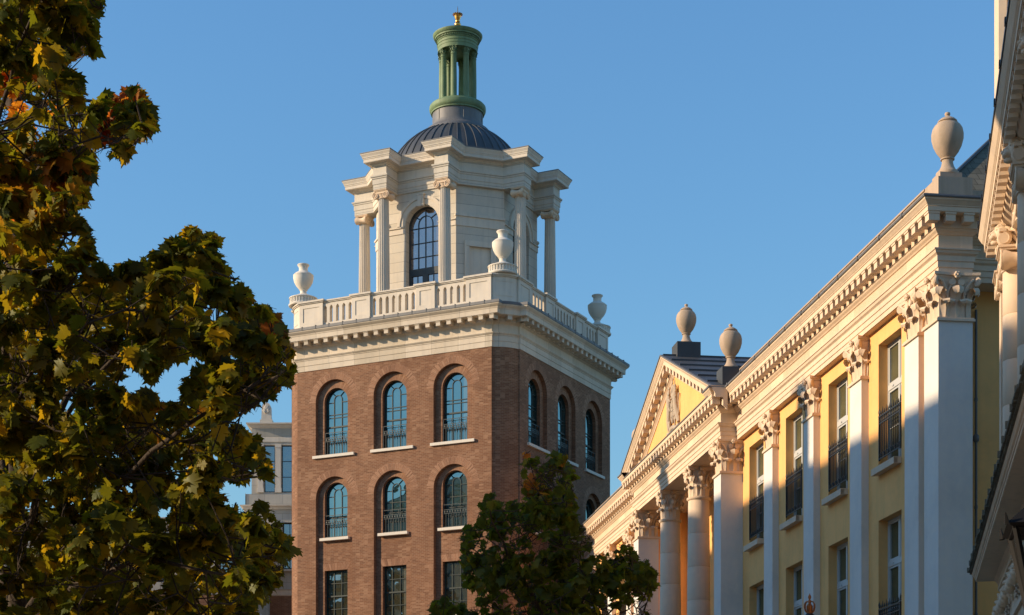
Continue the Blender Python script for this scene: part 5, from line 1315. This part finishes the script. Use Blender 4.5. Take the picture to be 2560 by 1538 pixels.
# ================================================================== maples
LEAF = [(0, 0), (.14, .02), (.36, -.06), (.31, .08), (.52, .14), (.43, .24), (.62, .47), (.46, .44), (.43, .60), (.27, .55), (.24, .72), (.13, .72), (.0, 1.0)]
def leaf_shape():
    pts = LEAF + [(-x, y) for x, y in LEAF[-2:0:-1]]
    P = np.array([(x, y, 0) for x, y in pts]); P[:, 1] -= .35
    c = np.array([[0, .02, 0]])
    return np.vstack([c, P])      # fan
LS = leaf_shape(); NL = len(LS)
def inpoly(x, y, poly):
    n = len(poly); ins = False; j = n - 1
    for i in range(n):
        xi, yi = poly[i]; xj, yj = poly[j]
        if (yi > y) != (yj > y) and x < (xj - xi) * (y - yi) / (yj - yi) + xi: ins = not ins
        j = i
    return ins
def dedge(x, y, polys):
    best = 1e9
    for poly in polys:
        for (ax, ay), (bx, by) in zip(poly, poly[1:] + poly[:1]):
            dx, dy = bx - ax, by - ay; L = dx * dx + dy * dy
            t = 0 if L == 0 else max(0, min(1, ((x - ax) * dx + (y - ay) * dy) / L)); d = math.hypot(x - ax - t * dx, y - ay - t * dy)
            if d < best: best = d
    return best
def unproj(px, py, Y): return np.array([(px - 1280) / 4490 * Y, Y, 1.6 + (2100 - py) / 4490 * Y])
def maple(name, label, poly, holes, Yc, layers, base, leafs, dens, mat, rmax, seed, thick=.12, gap=.75, gapf=7.0, jit=13):
    rnd = random.Random(seed); rng = np.random.default_rng(seed)
    root = thing(name, base, 0, label, 'tree')
    b = np.array(base)
    xs = [p[0] for p in poly]; ys = [p[1] for p in poly]
    clumps = []
    for dy in layers:
        acc = []; tries = 0
        while tries < 5000:
            tries += 1
            x = rnd.uniform(min(xs), max(xs)); y = rnd.uniform(min(ys), max(ys))
            if not inpoly(x, y, poly) or any(inpoly(x, y, h) for h in holes): continue
            d = dedge(x, y, [poly] + holes)
            r = min(rmax * rnd.uniform(.6, 1), d + 10)
            if r < 14: continue
            if all(math.hypot(x - a[0], y - a[1]) > (r + a[2]) * .52 for a in acc): acc.append((x, y, r))
        for x, y, r in acc: clumps.append((x, y, r, Yc + dy + rnd.uniform(-.45, .45)))
    pos = []; out = []; scl = []
    for x, y, r, Y in clumps:
        n = int(dens * (r / 40.0) ** 2 * (40.0 / 40) + 3)
        c = unproj(x, y, Y); R_ = r / 4490 * Y
        v = rng.normal(size=(n, 3)); v /= np.linalg.norm(v, axis=1)[:, None]; rad = rng.random(n) ** .45
        p = c + v * rad[:, None] * R_ * np.array([1, 1.25, .9]) * .93
        pos.append(p); out.append(v)
    pos = np.vstack(pos); out = np.vstack(out); n = len(pos)
    # keep leaves whose centre falls inside the outline (silhouette pruning by the crown's real shape)
    px = 1280 + 4490 * pos[:, 0] / pos[:, 1]; py = 2100 - 4490 * (pos[:, 2] - 1.6) / pos[:, 1]
    jx = rng.normal(size=n) * jit; jy = rng.normal(size=n) * jit
    keep = np.array([inpoly(a, c_, poly) and not any(inpoly(a, c_, h) for h in holes) for a, c_ in zip(px + jx, py + jy)])
    # gaps: thin the crown where a low frequency field in space is low
    ph = rng.random((6, 4)) * 6.28; fld = np.zeros(n)
    for q in range(6):
        kv = rng.normal(size=3) * gapf; fld += np.sin(pos @ kv + ph[q, 0])
    keep &= fld > rng.normal(size=n) * .5 - gap
    pos = pos[keep]; out = out[keep]; n = len(pos)
    s = leafs * rng.uniform(.45, 1.3, n)
    # leaf frames: normal up and outward with droop, stalk hanging outward
    nrm = out * .9 + np.array([0, 0, .55]) + rng.normal(size=(n, 3)) * .55; nrm /= np.linalg.norm(nrm, axis=1)[:, None]
    tip = out * .7 + np.array([0, 0, -.9]) + rng.normal(size=(n, 3)) * .6
    tip -= nrm * (tip * nrm).sum(1)[:, None]; tip /= np.linalg.norm(tip, axis=1)[:, None]
    sd_ = np.cross(tip, nrm)
    fold = rng.uniform(.02, .28, n); curl = rng.uniform(-.08, .28, n); asym = rng.uniform(.8, 1.15, n)
    X = LS[:, 0][None, :] * asym[:, None]; Yl = np.repeat(LS[:, 1][None, :], n, 0)
    Z = -fold[:, None] * np.abs(X) * .9 - curl[:, None] * np.maximum(Yl, 0) ** 2 + rng.normal(size=(n, NL)) * .012
    V = pos[:, None, :] - b + s[:, None, None] * (X[:, :, None] * sd_[:, None, :] + Yl[:, :, None] * tip[:, None, :] + Z[:, :, None] * nrm[:, None, :])
    V = V.reshape(-1, 3)
    m_ = NL - 1
    k = np.arange(m_); tri = np.stack([np.zeros(m_, int), 1 + k, 1 + (k + 1) % m_], 1)
    F = (tri[None] + (np.arange(n) * NL)[:, None, None]).reshape(-1, 3)
    me = bpy.data.meshes.new('crown'); me.vertices.add(len(V)); me.vertices.foreach_set('co', V.astype(np.float32).ravel())
    me.loops.add(F.size); me.loops.foreach_set('vertex_index', F.astype(np.int32).ravel())
    me.polygons.add(len(F)); me.polygons.foreach_set('loop_start', np.arange(0, F.size, 3, dtype=np.int32)); me.polygons.foreach_set('loop_total', np.full(len(F), 3, dtype=np.int32))
    me.materials.append(mat); me.update(calc_edges=True); me.validate()
    o = bpy.data.objects.new('crown', me); COL.objects.link(o); o.parent = root
    print('leaves', name, n, 'clumps', len(clumps))
    # trunk, limbs and twigs
    tm = MB(); zs_ = [c[2] for c in pos]; top = max(zs_) - .3
    leader = [Vector((0, 0, 0)), Vector((.02, .03, 1.2)), Vector((-.03, .05, 2.4)), Vector((.04, 0, 3.6)), Vector((0, .04, 4.8)), Vector((.05, 0, max(5.4, top - b[2] - 1.3)))]
    tm.tube(leader, [thick, thick * .85, thick * .72, thick * .55, thick * .38, thick * .18], n=12)
    tm.build('trunk', M['bark'], root, smooth=60)
    lm_ = MB()
    C = [Vector(unproj(x, y, Y) - b) for x, y, r, Y in clumps]
    ends = []
    for k in sorted(range(len(C)), key=lambda k: -(C[k].x ** 2 + C[k].y ** 2)):
        if all((C[k] - C[e]).length > 1.15 for e in ends) and len(ends) < 22: ends.append(k)
    nodes = [Vector((.02 * math.sin(z), .03, z)) for z in np.arange(1.6, top - b[2] - 1.3, .25)]
    def inside(P_, tol=0.0):
        bad = 0
        for v in P_:
            wv = v + Vector(b); px_ = 1280 + 4490 * wv.x / wv.y; py_ = 2100 - 4490 * (wv.z - 1.6) / wv.y
            if not inpoly(px_, py_, poly) or any(inpoly(px_, py_, h) for h in holes): bad += 1
        return bad <= tol * len(P_)
    for e in ends:
        c = C[e]
        for fac in (.75, 1.2, .35, 1.8, 0):
            h0 = max(1.7, min(c.z - .2 - fac * math.hypot(c.x, c.y), top - b[2] - .5)); st_ = Vector((0, .02, h0))
            L_ = (c - st_).length; n_ = max(5, int(L_ / .25)); side = Vector((rnd.uniform(-1, 1), rnd.uniform(-1, 1), 0)) * .10 * L_
            P = [st_.lerp(c, t_) + side * math.sin(math.pi * t_) + Vector((0, 0, .10 * L_ * math.sin(math.pi * t_))) + Vector((rnd.uniform(-1, 1), rnd.uniform(-1, 1), rnd.uniform(-1, 1))) * .025 for t_ in [k / n_ for k in range(n_ + 1)]]
            if inside(P, .1): break
        else: continue
        r0 = .009 + .006 * L_
        lm_.tube(P, [r0 * (1 - .85 * k / n_) + .002 for k in range(n_ + 1)], n=7); nodes += P[1:]
    used = {}
    for k, (x, y, r, Y) in enumerate(clumps):
        c = C[k]; Rw = r / 4490 * Y
        cand = sorted(nodes, key=lambda v: (v - c).length + .6 * max(0, v.z - c.z) + .35 * used.get(id(v), 0))[:25]
        for q in cand:
            if (q - c).length < .05: break
            mid = q.lerp(c, .5) + Vector((rnd.uniform(-.05, .05), rnd.uniform(-.05, .05), -.04))
            if (q - c).length < 1.6 and inside([q.lerp(c, t_) for t_ in (.1, .25, .4, .55, .7, .85)]): lm_.tube([q, mid, c], [.0075, .006, .003], n=5); used[id(q)] = used.get(id(q), 0) + 1; nodes += [mid]; break
        for q in range(4):
            e = c + Vector((rnd.gauss(0, 1), rnd.gauss(0, 1), rnd.gauss(0, .8))).normalized() * Rw * .9
            lm_.tube([c, c.lerp(e, .5) + Vector((rnd.uniform(-.04, .04), rnd.uniform(-.04, .04), .03)), e], [.0035, .003, .0015], n=4)
    lm_.build('branches', M['bark'], root, smooth=60)
    return root
LPOLY = [(262, -20), (255, 40), (235, 55), (240, 80), (245, 135), (190, 155), (162, 155), (195, 195), (212, 240), (215, 292), (240, 250), (262, 240), (300, 250), (320, 215), (360, 235), (383, 285), (385, 325), (362, 358), (325, 345), (328, 392), (290, 398), (250, 380), (232, 420), (228, 450), (222, 490), (190, 520), (155, 525), (205, 545), (227, 590), (238, 640), (245, 668), (290, 680), (300, 665), (360, 650), (425, 605), (455, 572), (485, 575), (540, 592), (545, 640), (560, 685), (600, 695), (625, 750), (650, 782), (682, 765), (705, 800), (735, 900), (728, 985), (700, 960), (672, 1010), (650, 990), (625, 1040), (590, 1042), (575, 1068), (605, 1065), (650, 1110), (672, 1180), (665, 1205), (640, 1190), (590, 1210), (560, 1190), (545, 1222), (565, 1262), (595, 1272), (665, 1260), (700, 1330), (730, 1370), (700, 1400), (710, 1450), (672, 1470), (665, 1510), (640, 1545), (600, 1650), (300, 1760), (-330, 1720), (-330, 1150), (-170, 780), (-120, 200), (-80, -200), (100, -260)]
LH = [[(300, 918), (325, 905), (355, 940), (395, 955), (405, 925), (425, 900), (475, 880), (532, 903), (485, 925), (450, 960), (447, 1005), (400, 1005), (365, 978), (300, 995)],
      [(130, 985), (155, 980), (185, 1010), (215, 1020), (215, 1035), (165, 1045), (140, 1020)], [(378, 1268), (430, 1262), (438, 1285), (400, 1300)], [(5, 965), (22, 960), (20, 1000), (6, 1005)]]
maple('maple_tree', 'large maple turning yellow and rust at its tips, filling the left edge of the photo', LPOLY, LH, 13.6, [-1.7, -.3, 1.1, 2.5], (-3.86, 13.9, 0), .120, 29, M['maple'], 60, 23, thick=.13, gap=-.15)
RPOLY = [(1303, 1135), (1325, 1122), (1345, 1160), (1372, 1140), (1400, 1133), (1422, 1160), (1437, 1190), (1432, 1230), (1442, 1285), (1458, 1315), (1482, 1345), (1480, 1368), (1455, 1385), (1475, 1400), (1500, 1385), (1535, 1392), (1552, 1355), (1572, 1352), (1575, 1372), (1595, 1378), (1590, 1400), (1622, 1408), (1638, 1445), (1634, 1485), (1618, 1515), (1625, 1545), (1680, 1700), (1500, 1800), (1250, 1800), (1120, 1700), (1070, 1545), (1075, 1510), (1100, 1500), (1110, 1482), (1130, 1488), (1135, 1508), (1160, 1512), (1165, 1530), (1190, 1520), (1197, 1485), (1165, 1450), (1155, 1412), (1160, 1376), (1146, 1355), (1166, 1318), (1196, 1305), (1198, 1275), (1212, 1248), (1232, 1222), (1250, 1245), (1266, 1252), (1300, 1265), (1318, 1258), (1292, 1205), (1308, 1175)]
RH = [[(1320, 1432), (1332, 1428), (1336, 1442), (1324, 1446)], [(1500, 1402), (1530, 1400), (1520, 1420)]]
maple('young_maple_tree', 'smaller dark green maple with orange leaves at its top, before the tower corner', RPOLY, RH, 24.5, [-1.2, -.2, .9], (.75, 24.6, 0), .13, 40, M['maple_young'], 38, 5, thick=.10, gap=.1, jit=9)
